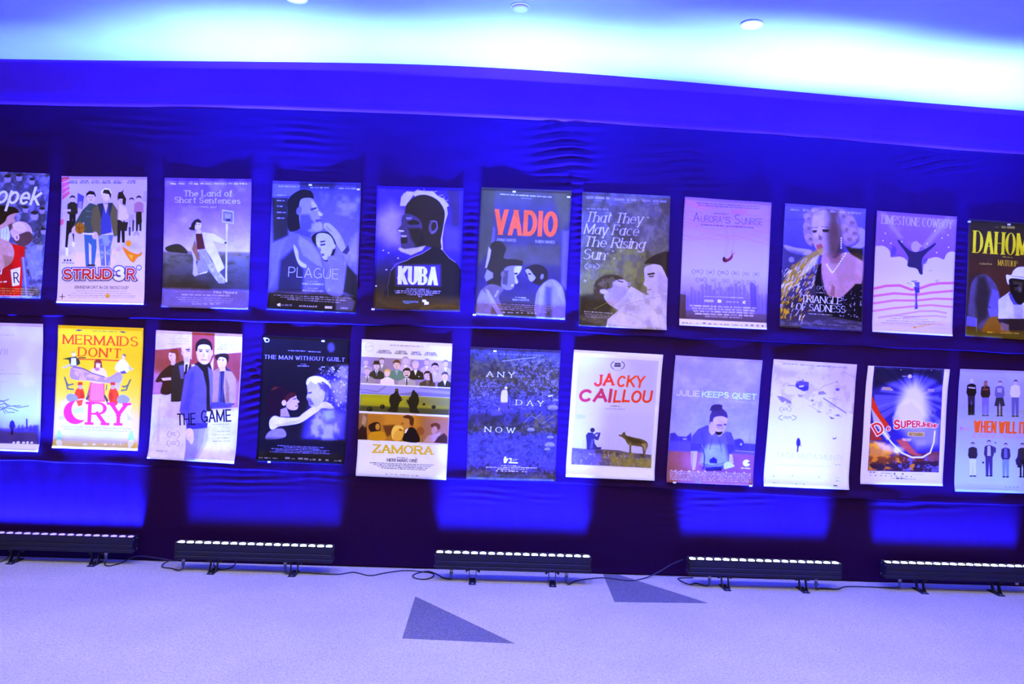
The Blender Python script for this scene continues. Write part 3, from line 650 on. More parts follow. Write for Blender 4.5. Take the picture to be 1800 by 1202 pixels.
def art_game3():
    a = Art([(487, 88), (1152, 93), (1128, 1093), (447, 1078)], 'c3a9f0', 2)
    a.grad([(0, 'bb9ff2'), (.3, 'b8a2f4'), (.6, 'cbb6f6'), (1, 'd8c2f2')])
    for k in range(4): a.P('d03a7a', [(487, 100 + k * 44), (540, 90 + k * 36), (545, 112 + k * 36), (485, 140 + k * 44)], 3, .8)
    a.P('d05a98', '470,420 500,420 495,455 470,470', 4); a.N('9c8af2', '500,250 1130,250 1110,700 470,700', f=(6, 8), lo=.5, hi=.7, a=.5)
    a.N('f2b89a', '560,680 930,650 920,790 580,790', f=(8, 14), lo=.4, hi=.55, a=.9)
    for i, x in enumerate((575, 660, 748, 832, 920, 1030)): a.M(x - 28, 128, x + 30, 129, 9, '4a3a80', .8, i); a.M(x - 36, 142, x + 36, 143, 9, '3a2c70', .8, i + 9)
    def kid(x, y, sc, top, leg, skin='c9a8dc', hair='2a2044', bag=None):
        a.P(leg, [(x - 24 * sc, y + 110 * sc), (x + 24 * sc, y + 110 * sc), (x + 22 * sc, y + 260 * sc), (x + 6 * sc, y + 260 * sc), (x, y + 150 * sc), (x - 8 * sc, y + 260 * sc), (x - 24 * sc, y + 260 * sc)], 3)
        a.P(top, [(x - 14 * sc, y + 22 * sc), (x + 14 * sc, y + 22 * sc), (x + 38 * sc, y + 40 * sc), (x + 40 * sc, y + 110 * sc), (x + 26 * sc, y + 118 * sc), (x - 26 * sc, y + 118 * sc), (x - 40 * sc, y + 110 * sc), (x - 38 * sc, y + 40 * sc)], 3)
        a.head(skin, hair, x, y, 24 * sc)
    kid(565, 262, 1.0, '2a2450', '221a40'); a.P('221a40', '520,430 580,430 575,610 560,500 535,540 525,640 508,635', 3); a.P('c9a8dc', '482,345 550,340 552,358 482,358', 3); a.P('e8e0ff', '510,640 535,640 530,705 512,700', 4); a.P('e8e0ff', '560,590 585,600 580,635 560,630', 4)
    a.P('4a40a8', '606,215 655,240 640,340 600,325', 5); a.P('b090d0', '612,280 640,280 636,340 606,330', 8, .7)
    kid(945, 275, 1.25, 'b89ce8', '221a40'); a.P('2a1c48', '915,250 925,210 950,205 965,190 960,215 985,260 980,310 955,300 960,250 930,260', 3); a.P('2b2050', '915,440 1000,440 990,510 925,505', 5); a.P('d8c0ff', '930,300 985,330 1010,400 960,440 925,420', 8, .8)
    kid(1028, 275, .9, 'b8a0f0', 'a58ee4', hair='3a2c60'); a.P('3c3270', '1005,480 1022,480 1018,545 1006,545', 4); a.P('3c3270', '1036,420 1050,430 1044,510 1032,515', 4)
    kid(1085, 262, .95, 'a06aa0', '2a2450'); a.P('241c48', '1065,360 1105,360 1110,440 1075,465', 4)
    # the two in front, with a ball
    a.P('3a5aa0', '655,535 750,535 752,640 735,790 712,790 712,620 690,600 695,790 668,790', 3)
    a.P('3c4470', '700,292 745,305 775,330 750,520 650,530 655,440 600,490 570,470 640,350', 4)
    a.M(668, 358, 710, 362, 8, '8a90c8', .6); a.M(668, 400, 720, 404, 8, '8a90c8', .4)
    a.P('5a62c4', '765,545 885,540 862,640 858,785 828,785 822,640 812,600 820,785 788,785', 3); a.N('8f98f0', '765,545 885,540 860,785 790,785', f=(14, 24), lo=.5, hi=.62, a=.8)
    a.P('5c5068', '760,300 800,300 790,540 735,560 708,440 720,340', 4); a.P('5c5068', '850,290 885,300 918,350 915,545 890,555 870,480', 4)
    a.P('3a3aa0', '790,300 855,295 872,520 785,540', 4); a.P('c8a4d4', '805,300 845,300 825,375', 5)
    a.P('2c2c70', '760,300 800,292 808,330 790,420 770,330', 5); a.P('2c2c70', '842,292 880,290 870,340 850,400', 5)
    a.head('cfaedd', '241a38', 708, 248, 42); a.head('d6b6e4', 'e4d8f4', 828, 232, 46); a.P('2c2048', '800,215 812,190 850,192 868,225 862,262 850,225', 4)
    a.E('c8a0c8', 740, 545, 24, 30, 0, 4); a.E('c8a0c8', 585, 500, 26, 34, 30, 4); a.E('9a5a3c', 622, 487, 38, 45, 0, 3); a.L('4a2a28', 3, '592,470 620,492 655,480', 2); a.L('4a2a28', 3, '622,442 612,490 625,532', 2)
    a.P('d8c8f0', '645,522 735,530 735,542 645,536', 3); a.P('2a2450', '690,770 745,775 735,795 665,795', 4)
    a.E('f0843a', 1004, 607, 22, 26, -20, 3); a.P('ee7444', '955,632 1020,672 1080,690 1108,672 1105,700 1070,720 1045,755 1020,745 985,700', 4, sm=1); a.P('f4b070', '1000,690 1040,700 1030,740', 8, .7)
    a.E('c49ae8', 925, 650, 18, 20, 0, 4); a.L('5a4a98', 4, '1045,530 1068,512 1088,530', 1.5); a.L('5a4a98', 4, '1045,545 1068,527 1088,545', 1.5)
    for k in range(5): a.L('5a4890', 3, [(1122, 205 + k * 16), (1146, 212 + k * 16)], 1.5)
    for i in range(3): a.P('3a2c70', [(498 + i * 22, 732), (512 + i * 22, 732), (512 + i * 22, 747), (498 + i * 22, 747)], 2)
    a.M(484, 762, 578, 765, 7, '4a3a80', .8)
    a.P('c2aef6', '495,790 1055,775 1050,905 500,920', 6, .6)
    kw = dict(w=.24, sp=.16)
    for g, c in ((13, '3a2c98'), (6, 'd8ccff')):
        a.T('STRIJD', c, 492, 893, 875, 890, 84, grow=g, **kw); a.T('R', c, 985, 892, 1052, 895, 90, grow=g, **kw); a.T('3', c, 890, 896, 968, 897, 104, grow=g, **kw)
    a.T('STRIJD', 'b02a5c', 492, 893, 875, 890, 84, **kw); a.T('R', 'b02a5c', 985, 892, 1052, 895, 90, **kw); a.T('3', 'ece8ff', 890, 896, 968, 897, 104, w=.26, sp=.16)
    a.E('3a2c98', 1085, 797, 22, 22, 0, 2); a.E('e0d8ff', 1085, 797, 16, 16, 0, 2); a.T('2', '3a2c98', 1079, 806, 1092, 806, 18)
    a.T('BINNENKORT IN DE BIOSCOOP', '4a3888', 582, 965, 1002, 970, 24, w=.17, sp=.4)
    for i in range(3): a.M(585 - i * 30, 985 + i * 18, 990 + i * 35, 990 + i * 18, 7, '8a78c0', .6, i)
    a.E('d09060', 838, 1022, 16, 16, 0, 3); a.M(540, 1036, 1060, 1040, 7, '8a78c0', .5, 7); a.L('3a2c70', 5, '470,1028 505,1028', 2); a.L('3a2c70', 5, '487,1010 487,1046', 2)
    return a
def art_land():
    a = Art([(92, 57), (797, 68), (770, 1128), (68, 1108)], '7050c0', 3)
    a.grad([(0, '6a48e0'), (.2, '7450f0'), (.42, '9a7cf4'), (.555, 'bda6f8'), (.57, '6a5a88'), (.62, '5c5680'), (.72, '463e74'), (.84, '352a60'), (.865, '6a58d0'), (1, '6c5ad0')])
    a.N('b69cf8', '92,57 797,68 780,660 68,660', f=(4, 6), lo=.5, hi=.75, a=.5); a.N('7c6450', '350,660 780,665 775,720 400,720', f=(3, 8), lo=.35, hi=.6, a=.6, b=30); a.N('2c2650', '68,680 775,680 770,970 68,960', f=(8, 24), lo=.45, hi=.7, a=.5)
    a.P('30284c', '95,625 150,600 210,598 262,640 268,672 180,664 110,655', 8, sm=1); a.L('30284c', 5, '262,660 262,690', 3)
    for x, x2, i in ((140, 178, 0), (205, 255, 1), (290, 355, 2), (380, 470, 3), (490, 585, 4), (610, 680, 5), (700, 755, 6)): a.M(x, 90, x2, 92, 5, 'b8a4ff', .7, i); a.M(x - 4, 110, x2 + 4, 114, 12, 'd0c0ff', .9, i + 9)
    kw = dict(w=.22, serif=1.4, hc=.7, sp=.3, b=2)
    a.T('The Land of', 'b4a0ff', 242, 208, 636, 210, 50, **kw); a.T('Short Sentences', 'b4a0ff', 165, 260, 703, 270, 48, **kw)
    a.M(285, 297, 370, 298, 7, '9080e8', .8); a.T('Hella Joof', 'b8a8ff', 378, 300, 510, 304, 16, w=.16, sp=.3)
    # leaning woman in a long coat holding a sign post
    a.P('beaef0', '585,430 600,430 595,905 580,905', 2); a.P('a598e8', '553,315 650,328 650,432 552,418', 2); a.P('6a58c8', '562,328 640,340 640,420 562,408', 3); a.P('8c80e0', '575,345 628,352 625,390 575,385', 4); a.P('2c2450', '582,396 620,390 622,408 590,412', 3)
    a.P('8a7ed8', '365,640 420,640 470,740 580,880 575,915 525,915 440,800 380,770', 4); a.N('c4bcff', '365,640 470,740 580,890 520,915', f=(20, 30), lo=.5, hi=.6, a=.5)
    a.P('8478d0', '360,700 430,740 440,820 370,838 345,800', 4)
    a.P('c2b2ee', '388,498 480,510 590,575 585,595 540,590 480,570 575,790 520,830 470,720 420,640 410,580', 4)
    a.P('a898dc', '330,505 345,500 340,600 360,720 340,740 362,845 330,860 315,840 320,720 300,640 305,560', 4); a.P('c2b2ee', '362,838 435,815 430,830 365,845', 3)
    a.P('4a1c50', '338,512 390,512 415,635 350,642', 4); a.P('7a4a5c', '330,560 345,600 362,700 375,720 350,740 335,690 308,640', 5, .9)
    a.P('c8aadc', '345,480 385,480 380,512 345,512', 3); a.E('cdb0e2', 355, 442, 30, 38, -12, 3)
    a.P('26183a', '305,430 330,400 360,390 385,410 380,425 345,418 332,450 330,490 308,480 278,470 300,455', 3); a.L('26183a', 4, '310,485 290,475', 2)
    for sx in (-12, 10): a.E('3a2450', 357 + sx, 438, 5, 3, 0, 1.5)
    a.E('3a2848', 582, 586, 10, 8, 0, 2)
    a.M(165, 985, 470, 992, 11, '9a70d8', .7); a.T('Stine Pilgaard', 'd8ccff', 482, 995, 675, 1000, 20, w=.16, serif=1, sp=.3)
    a.M(225, 1012, 620, 1022, 12, 'b8a8ff', .9, 3)
    for i in range(3): a.M(180 + i * 20, 1032 + i * 17, 650 - i * 10, 1044 + i * 17, 8, 'b0a0ff', .7, i)
    for i, x in enumerate((310, 350, 400, 455, 505)): a.M(x, 1086, x + 35, 1088, 9, 'c8bcff', .8, i)
    return a
def art_plague():
    a = Art([(90, 57), (810, 77), (768, 1135), (45, 1103)], '4a40a0', 4)
    a.grad([(0, '382c84'), (.2, '4f44b4'), (.6, '6458cc'), (1, '2c2468')])
    a.N('8478e0', '480,150 800,200 780,720 560,700', f=(5, 8), lo=.4, hi=.62, a=.8, b=60); a.P('5a4ee0', '90,57 305,63 305,170 85,190', 6); a.P('241c5c', '310,63 600,70 590,130 310,120', 40, .7); a.P('1a1448', '85,195 210,195 215,500 90,560', 30, .9)
    a.P('5c50c8', '85,560 140,540 130,800 60,950', 30, .8)
    a.P('1d1650', '60,970 780,1000 768,1135 45,1103', 20, .95)
    # man in profile, cheek up; girl under his chin
    a.P('140f34', '210,300 205,230 245,170 320,130 395,140 420,190 400,205 340,200 320,260 300,330 310,440 230,470 205,400', 6, sm=1)
    a.P('7a6cd0', '310,215 380,195 420,215 450,275 468,300 495,325 487,345 465,350 483,372 470,382 482,398 490,440 470,468 400,470 340,460 310,430 300,330', 6, sm=1)
    a.P('2c2468', '310,330 380,330 430,420 360,470 300,450', 30, .7); a.P('a396ee', '400,215 440,250 455,290 425,300 400,260', 14, .9); a.P('30286c', '390,285 440,270 445,284 400,300', 5); a.P('a99cf0', '450,300 492,328 484,342 460,340', 5); a.P('3a3080', '430,375 480,368 484,380 440,392', 4); a.P('9d90ea', '400,405 488,400 490,450 440,470 400,440', 16, .6)
    a.E('5a4cb0', 300, 300, 22, 34, 15, 8); a.P('403490', '240,470 330,450 400,480 390,520 300,500', 14)
    a.P('5448b4', '235,485 330,500 420,560 480,640 500,740 480,860 420,970 150,965 118,920 135,720 175,590', 8, sm=1); a.P('1a1450', '150,700 260,600 290,700 340,780 330,960 120,960', 40, .85); a.P('8a7ee0', '300,500 400,560 470,660 490,760 440,740 330,660 290,560', 24, .6)
    a.P('9d90ea', '255,575 290,620 305,700 360,740 350,765 300,740 268,660', 8, sm=1)
    a.P('18123c', '400,520 440,480 520,470 580,500 600,600 560,700 500,705 490,640 430,580', 10, sm=1)
    a.P('a094ea', '440,500 480,480 545,495 585,560 570,630 540,690 500,695 465,620 440,570', 8, sm=1); a.P('2c2260', '470,548 510,542 514,552 474,560', 4); a.P('2c2260', '470,572 512,565 514,580 476,586', 5, .9); a.P('4a3ea0', '480,650 505,648 502,668 484,668', 5); a.P('5c50b8', '466,590 480,620 470,640 462,610', 6); a.E('a094ea', 582, 590, 16, 22, 0, 5)
    a.P('9286e4', '500,405 540,400 580,430 640,500 680,600 660,640 620,600 580,520 545,480 505,450', 8, sm=1); a.L('3a308c', 4, '520,425 560,465', 3, .7); a.L('3a308c', 4, '505,445 545,480', 3, .7)
    a.P('2a2270', '650,640 700,580 712,620 690,655', 6); a.P('6f63cc', '690,660 720,650 730,760 700,740', 14)
    a.P('6a5ece', '530,680 600,665 660,700 690,780 680,900 640,995 560,990 520,950 510,860 545,760', 8, sm=1); a.N('9488e8', '530,680 680,700 680,960 530,960', f=(14, 10), lo=.5, hi=.62, a=.4); a.P('1a1446', '690,740 775,830 770,1000 660,960', 20, .9); a.P('7a6ed4', '600,1010 700,990 760,1040 740,1120 600,1110', 20, .5)
    a.T('PLAGUE', 'b0a4ff', 212, 838, 620, 858, 84, w=.075, sp=.42, b=1.5)
    for x0, x1, y, i in ((135, 305, 108, 0), (390, 545, 118, 1), (625, 765, 126, 2)): a.M(x0, y, x1, y + 3, 11, '9c90ff', .9, i)
    for i, y in enumerate((178, 222, 268, 318, 364)): a.M(122, y, 200 - (i % 3) * 16, y + 2, 10, '9488f0', .85, i)
    a.M(370, 878, 452, 880, 8, 'a094ff', .8); a.T('IVAN VLADIMIROV', 'c4baff', 328, 900, 498, 906, 14, w=.2); a.M(370, 934, 455, 937, 8, 'a094ff', .8); a.T('BOYAN BIOLCHEV', 'c4baff', 328, 955, 496, 962, 14, w=.2)
    for i in range(3): a.M(95 + i * 55, 990 + i * 17, 735 - i * 50, 1018 + i * 17, 9, 'a89cf0', .8, i)
    a.P('d8d0ff', '122,1060 150,1050 155,1078 130,1076', 4); a.M(160, 1074, 245, 1076, 14, '8f84dc', .8); a.T('MIRAMAR', 'd0c8ff', 303, 1082, 446, 1088, 14, w=.2, sp=.9, slant=.2); a.P('cfc6ff', '512,1076 572,1078 570,1098 510,1096', 2, .9); a.T('MEDIA', 'c8beff', 640, 1098, 700, 1100, 12, w=.2)
    return a
def art_kuba():
    a = Art([(107, 78), (808, 96), (778, 1098), (75, 1080)], '2a1a9a', 5)
    a.grad([(0, '3420c8'), (.35, '3c24e0'), (.55, '2c1aa8'), (.75, '1a1060'), (.86, '2c1c4c'), (1, '3e2a44')])
    a.P('9a84f8', '100,330 220,230 320,290 300,560 200,560 100,470', 170, .95); a.P('332062', '640,96 808,96 790,560 660,500 690,300', 90, .85); a.P('4c3ad8', '640,380 780,440 775,600 660,600', 70, .7); a.P('35285a', '620,740 785,760 780,900 600,900', 50, .9)
    # head in profile facing left, back-lit rim
    a.P('b9a6ff', '290,240 300,165 345,120 400,125 440,112 490,118 560,120 600,160 650,180 690,235 672,250 680,300 650,400 635,500 640,600 620,600 600,400 400,150 340,240', 5)
    for x, y, x2, y2 in ((300, 170, 325, 135), (400, 130, 440, 105), (490, 125, 485, 100), (560, 125, 590, 120), (640, 190, 650, 165), (660, 205, 680, 190), (600, 160, 640, 150)): a.L('9c88ff', 6, [(x, y), (x2, y2)], 4)
    a.P('231840', '335,250 365,200 420,160 480,148 540,160 600,195 640,250 655,310 640,420 622,520 620,590 500,570 400,640 350,600 345,400 330,330', 5, sm=1)
    a.P('3a2c78', '305,335 340,300 430,330 470,400 450,520 400,580 320,600 300,560 295,500 310,480 292,465 300,450 268,434 300,395', 6, sm=1)
    a.P('16102e', '345,370 400,350 450,370 440,390 370,392', 8, .8); a.P('130d2c', '360,420 460,420 500,560 420,560 380,500', 30, .7); a.P('c4b6ff', '272,432 325,438 320,450 285,448', 4); a.P('a090f0', '300,475 350,478 340,492 305,492', 5); a.P('18112e', '300,498 350,496 350,540 300,545', 10, .8); a.P('c0b0ff', '275,590 300,612 380,640 470,600 500,560 430,575 330,590 290,575', 14, .85); a.P('8a7ae8', '340,330 390,330 380,350 345,350', 8, .7)
    a.E('4c3c7c', 560, 410, 38, 58, 8, 6); a.E('2a1e4c', 565, 405, 20, 36, 8, 6); a.L('7a6ab8', 5, '535,360 590,365 595,420 545,465', 4, .7)
    a.P('140e34', '300,700 400,650 470,620 560,570 640,600 700,660 760,720 790,800 780,1000 200,1010 190,880 215,780', 8, sm=1); a.L('8a78e8', 6, '220,760 260,710 350,680 380,660 470,625 540,580', 4, .9); a.L('8f80f0', 5, '640,600 690,660 740,695', 4, .9); a.L('4c3cae', 7, '215,770 190,900 195,990', 6, .7)
    a.P('3a2844', '75,960 780,980 778,1098 75,1080', 60, .8); a.L('5c4236', 26, '470,1070 600,1050 780,1062', 24, .7); a.L('4c3444', 22, '120,1000 200,1050 330,1080', 20, .6)
    for x, y in ((155, 600), (198, 620), (275, 663), (180, 757), (98, 890)): a.E('b8a8ff', x, y, 8, 6, 0, 4)
    a.P('4830d8', '250,715 620,715 620,890 255,890', 50, .75)
    a.T('KUBA', 'd2d4ff', 272, 876, 598, 884, 156, w=.62, sp=.04, hc=.55)
    for i, (x0, x1) in enumerate(((340, 530), (245, 625), (255, 612), (350, 560), (440, 470))): a.M(x0, 918 + i * 15, x1, 922 + i * 15, 9, 'a89cf8', .9, i)
    a.T('amazonprime', '7090f0', 312, 1022, 440, 1026, 20, w=.18, sp=.16); a.L('7090f0', 4, '325,1026 350,1032 375,1026', 2); a.P('dcd8ff', '472,1000 500,1000 510,1018 525,1018 525,1040 488,1044 488,1022 470,1020', 2)
    return a
def art_vadio():
    a = Art([(122, 65), (855, 92), (800, 1142), (65, 1103)], '3c3450', 6)
    a.grad([(0, '4a4064'), (.2, '3c3070'), (.5, '392e68'), (.75, '2c2070'), (1, '3a3054')])
    a.P('544a5c', '700,90 855,92 840,330 770,420', 60, .7); a.P('443c58', '122,65 230,70 210,560 90,700', 40, .7); a.P('504464', '280,540 760,540 760,700 300,690', 60, .6); a.P('5e4ac0', '780,420 835,420 815,900 770,860', 24, .8); a.P('5a48b0', '215,380 235,400 225,520 195,560', 14, .7)
    a.T('VADIO', 'd24a56', 220, 448, 735, 470, 218, w=.46, sp=.2)
    a.M(272, 126, 695, 150, 10, 'b0a0e0', .9); a.M(440, 154, 526, 162, 6, 'a090d8', .8)
    kw = dict(w=.2, sp=.25); a.T('JOANA SANTOS', 'a898f4', 242, 500, 400, 506, 24, **kw); a.T('RUBEN SIMOES', 'a898f4', 556, 514, 716, 522, 24, **kw)
    # a woman on the left and a man bowing his head on the right
    a.P('2a2038', '200,520 270,500 320,560 300,640 400,650 452,665 450,700 400,720 300,830 290,900 200,890 160,820 150,760 190,600', 12, sm=1)
    a.P('9c88e8', '180,545 200,575 190,640 165,720 150,720 165,640', 8); a.P('8070d0', '165,730 215,760 215,800 160,830 145,790', 12, .9)
    a.P('6c5aa8', '310,720 400,700 440,720 412,765 405,790 416,830 392,845 380,880 345,900 290,885 280,830', 8, sm=1); a.P('a492f0', '385,715 445,705 440,740 420,770 400,790 418,835 395,848 390,800', 8, sm=1); a.P('3a2c58', '290,740 340,740 330,860 290,850', 16, .8)
    a.P('1c1430', '385,760 415,758 412,770 390,774', 4); a.P('b090d8', '360,855 385,850 380,868 362,872', 4); a.E('5c4874', 292, 772, 16, 26, 0, 6)
    a.P('5a4474', '120,900 200,850 300,890 260,960 300,1110 80,1100 90,980', 10, sm=1); a.P('8c7ad8', '120,900 170,930 210,1010 195,1100 80,1100 85,980', 20, .6); a.P('8472dc', '150,890 180,900 240,1010 300,1110 255,1110 195,1000', 5); a.P('8472dc', '250,900 265,905 235,960 222,950', 4)
    a.P('241a44', '480,720 560,690 640,720 660,800 620,860 560,850 520,820 480,770', 10, sm=1); a.P('8c7ae0', '475,740 505,728 540,770 560,800 530,832 505,815 495,780', 8, sm=1); a.E('6a58b4', 612, 790, 14, 24, 15, 6); a.P('1a1236', '500,760 525,765 520,775 500,772', 4)
    a.P('7464d4', '590,880 640,830 700,810 760,850 795,930 800,1140 570,1130 560,960', 10, sm=1); a.P('3c2e60', '640,870 690,880 690,1130 640,1130', 40, .8); a.P('9a8af4', '590,890 640,840 620,1000 580,1120', 24, .5); a.P('8f80ec', '700,820 770,880 790,1000 740,940', 24, .6)
    a.M(392, 962, 486, 968, 8, 'b8a8f8', .9); a.T('SIMAO CAYATTE', 'c0b2ff', 370, 984, 506, 990, 14, w=.2)
    for i in range(4): a.M(150 + i * 30, 1010 + i * 15, 725 - i * 25, 1040 + i * 15, 7, 'a898f0', .75, i)
    for i, x in enumerate((290, 330, 355, 400, 440, 490, 520, 550)): a.M(x, 1086 + i, x + 22, 1087 + i, 9, 'c8bcf8', .8, i)
    return a
def art_that():
    a = Art([(88, 55), (803, 90), (765, 1180), (55, 1145)], '584c78', 7)
    a.grad([(0, '5a4c84'), (.25, '54487c'), (.5, '5c5270'), (.7, '645a60'), (1, '4c4060')])
    a.N('7a6f88', f=(18, 26), lo=.48, hi=.66, a=.5); a.N('3c3056', f=(6, 8), lo=.5, hi=.7, a=.6, seed=3); a.N('7c7460', '200,500 620,500 620,900 60,900', f=(20, 20), lo=.45, hi=.62, a=.6, b=60); a.P('2c2244', '60,900 220,880 330,980 300,1060 55,1060', 40, .9)
    for x, y in ((620, 265), (335, 540), (400, 540), (290, 560), (345, 600), (110, 780)): a.E('9a90a8', x, y, 10, 8, 0, 5, .7)
    kw = dict(w=.16, hc=.35, serif=.9, slant=.24, sp=.26, b=2)
    for t, x0, y0, x1, y1 in (('That They', 115, 300, 578, 318), ('May Face', 102, 398, 545, 416), ('The Rising', 102, 500, 596, 524), ('Sun', 92, 604, 274, 611)): a.T(t, 'c0acff', x0, y0, x1, y1, 82, **kw)
    for i, (x0, x1, y) in enumerate(((120, 308, 110), (345, 545, 126), (575, 770, 137))): a.M(x0, y, x1, y + 8, 18, '9c8cf0', .85, i); a.M(x0 + 55, y + 17, x1 - 60, y + 21, 5, '8878d0', .8, i + 5)
    a.M(122, 200, 298, 205, 12, '8678c0', .9); a.laurel(165, 663, 118, 46, 'a898d8', .8)
    # lying man and woman in pale shirts
    a.P('a48cb8', '290,790 340,755 420,770 450,790 480,795 478,815 450,825 500,870 430,920 350,985 300,970 260,900', 8, sm=1); a.P('8c74a4', '300,800 420,830 470,880 380,940 300,930', 24, .6)
    a.P('3a2a44', '175,840 210,770 280,735 370,735 420,765 380,770 330,790 330,830 290,850 260,900 240,960 200,930', 10, sm=1); a.N('6a5878', '175,840 280,735 400,760 330,830 250,930', f=(24, 30), lo=.5, hi=.62, a=.6); a.E('b096c2', 262, 868, 36, 20, 10, 6); a.P('2c1e38', '370,775 420,785 415,795 375,785', 5, .8); a.E('7a5c86', 466, 803, 14, 8, 10, 4)
    a.P('b7a2ce', '590,680 640,650 720,650 790,740 775,890 640,895 610,870 612,840 600,825 582,808 592,770', 6, sm=1); a.P('2e1f42', '590,640 640,590 710,560 790,555 785,760 750,700 720,655 640,640', 8, sm=1); a.P('3c2a50', '612,722 672,712 676,728 620,735', 5); a.P('3a2850', '622,742 668,738 664,750 630,752', 5, .9); a.P('8a6c9c', '612,850 650,845 648,856 614,860', 4); a.P('8e76aa', '700,700 780,760 770,880 700,880', 40, .5)
    a.P('bcaad4', '480,825 530,850 600,895 775,888 765,1180 270,1165 290,1090 380,1020 400,960 440,890', 6); a.P('ae9cca', '330,990 440,900 470,930 380,1020', 5); a.L('7c6a9c', 5, '440,890 470,960 450,985', 3, .8)
    a.N('8f7eb0', '480,830 775,890 765,1180 280,1165', f=(9, 12), lo=.5, hi=.68, a=.7); a.L('9c8a80', 5, '400,1030 540,1080 640,1170', 4, .6); a.L('9c8a80', 5, '600,930 700,1050 720,1170', 4, .5); a.L('8070a0', 4, '380,990 640,920 760,900', 3, .6); a.L('bcb098', 3, '180,1010 300,950', 2, .7)
    a.M(100, 1032, 330, 1048, 8, 'c4b8e0', .8); a.block(100, 1048, 310, 1062, 13, 3, 7, '9c90c0', .6); a.P('2c2240', '55,1090 260,1150 55,1150', 14, .7)
    return a
def art_aurora():
    a = Art([(107, 75), (812, 122), (770, 1152), (62, 1117)], 'b09af4', 8)
    a.grad([(0, 'a678ee'), (.12, 'ae80f0'), (.25, 'b48cf2'), (.4, 'b8a2f6'), (.58, 'b8acf8'), (.72, '9a84f2'), (.8, '7058d0'), (.9, '5c4490'), (.945, '50387c'), (.95, 'e0d0fa'), (1, 'd8c8f8')])
    for i in range(26):
        r = random.Random(i); y = 95 + r.random() * 310; x = 90; q = []
        amp = r.uniform(8, 30); ph = r.uniform(0, 6); fr = r.uniform(.008, .02)
        while x < 820: q.append((x, y + (x - 100) * .06 + amp * math.sin(ph + x * fr))); x += 40
        a.L('c04a80' if i % 3 else 'd05a6a', r.uniform(2, 4), q, 3, r.uniform(.15, .5))
    a.P('c86088', '107,90 300,140 400,150 250,180 110,130', 40, .5); a.P('c05a90', '480,180 640,170 600,210 500,215', 20, .5)
    for x in (440, 455, 500): a.L('b04a7a', 2.5, [(x, 330), (x + 8, 430), (x - 4, 560)], 2, .5)
    a.M(205, 128, 720, 158, 8, '5a3a90', .9); a.M(215, 146, 715, 176, 8, '5a3a90', .9, 3)
    kw = dict(w=.085, sp=.3, hc=1); a.T('A', '3c1e5c', 180, 272, 228, 274, 72, **kw); a.T('URORA', '3c1e5c', 240, 275, 412, 284, 52, **kw); a.T("'S", '3c1e5c', 420, 285, 480, 290, 52, **kw); a.T('S', '3c1e5c', 515, 292, 558, 294, 78, **kw); a.T('UNRISE', '3c1e5c', 572, 294, 742, 305, 54, **kw)
    a.M(345, 212, 470, 217, 8, '6a4090', .8); a.M(242, 303, 430, 313, 8, '5a2a70', .9); a.M(445, 314, 670, 328, 8, '5a2a70', .9, 2)
    # small falling figure
    a.P('7a2470', '425,560 450,575 470,570 495,540 505,535 498,570 470,595 430,602', 3, sm=1); a.L('b06090', 6, '490,545 495,512', 3); a.L('b06090', 6, '500,548 518,524', 3); a.E('40184c', 430, 580, 12, 20, 0, 3); a.P('4a1850', '440,590 470,588 450,604 425,602', 3)
    for x, y, w in ((215, 680, 90), (320, 686, 68), (422, 690, 88), (522, 694, 60), (608, 700, 56), (690, 702, 50), (245, 748, 88), (345, 752, 40), (445, 757, 50), (552, 768, 76), (650, 770, 70), (282, 818, 60), (380, 826, 44), (475, 824, 64), (570, 838, 80)): a.laurel(x, y, w, 40, '5a4090', .75)
    rr = random.Random(3)
    for i in range(46):
        x = 80 + i * 15.2; h = rr.uniform(30, 130) * (1.2 if 220 < x < 700 else .8); yb = 990 + (x - 80) * .05
        a.P('6a52cc' if i % 2 else '7c66d8', [(x, yb - 130 - h + 40), (x + rr.uniform(10, 24), yb - 130 - h + 42), (x + 22, yb), (x, yb)], 5, .55)
    a.P('442c5c', '66,860 120,870 118,1060 66,1058', 5, .8); a.P('4a3080', '640,780 665,770 690,800 700,1000 650,1000', 16, .6)
    a.M(268, 885, 592, 898, 7, 'dccfff', .9); a.P('c8b8ff', '270,906 348,910 346,930 268,926', 2, .8); a.P('e4dcff', '378,906 410,908 408,934 376,932', 2, .9); a.M(445, 930, 550, 934, 10, 'c8b8ff', .8); a.E('e0d8ff', 596, 930, 15, 13, 0, 2); a.P('5c48b0', '598,924 622,932 600,938', 2)
    for i in range(4): a.M(152 + i * 14, 962 + i * 22, 692 - i * 6, 984 + i * 21, 13, 'd8c8f8', .8, i)
    a.M(275, 1050, 575, 1062, 12, 'e0d4ff', .6, 8)
    for i, (x, w) in enumerate(((85, 50), (148, 16), (205, 16), (255, 24), (300, 28), (345, 24), (395, 20), (430, 40), (492, 50), (562, 16), (600, 22), (645, 20), (690, 20), (730, 18))): a.M(x, 1100 + i * 2.2, x + w, 1101 + i * 2.2, 14 if i > 9 or i == 3 else 7, '3a2c78', .8, i)
    return a
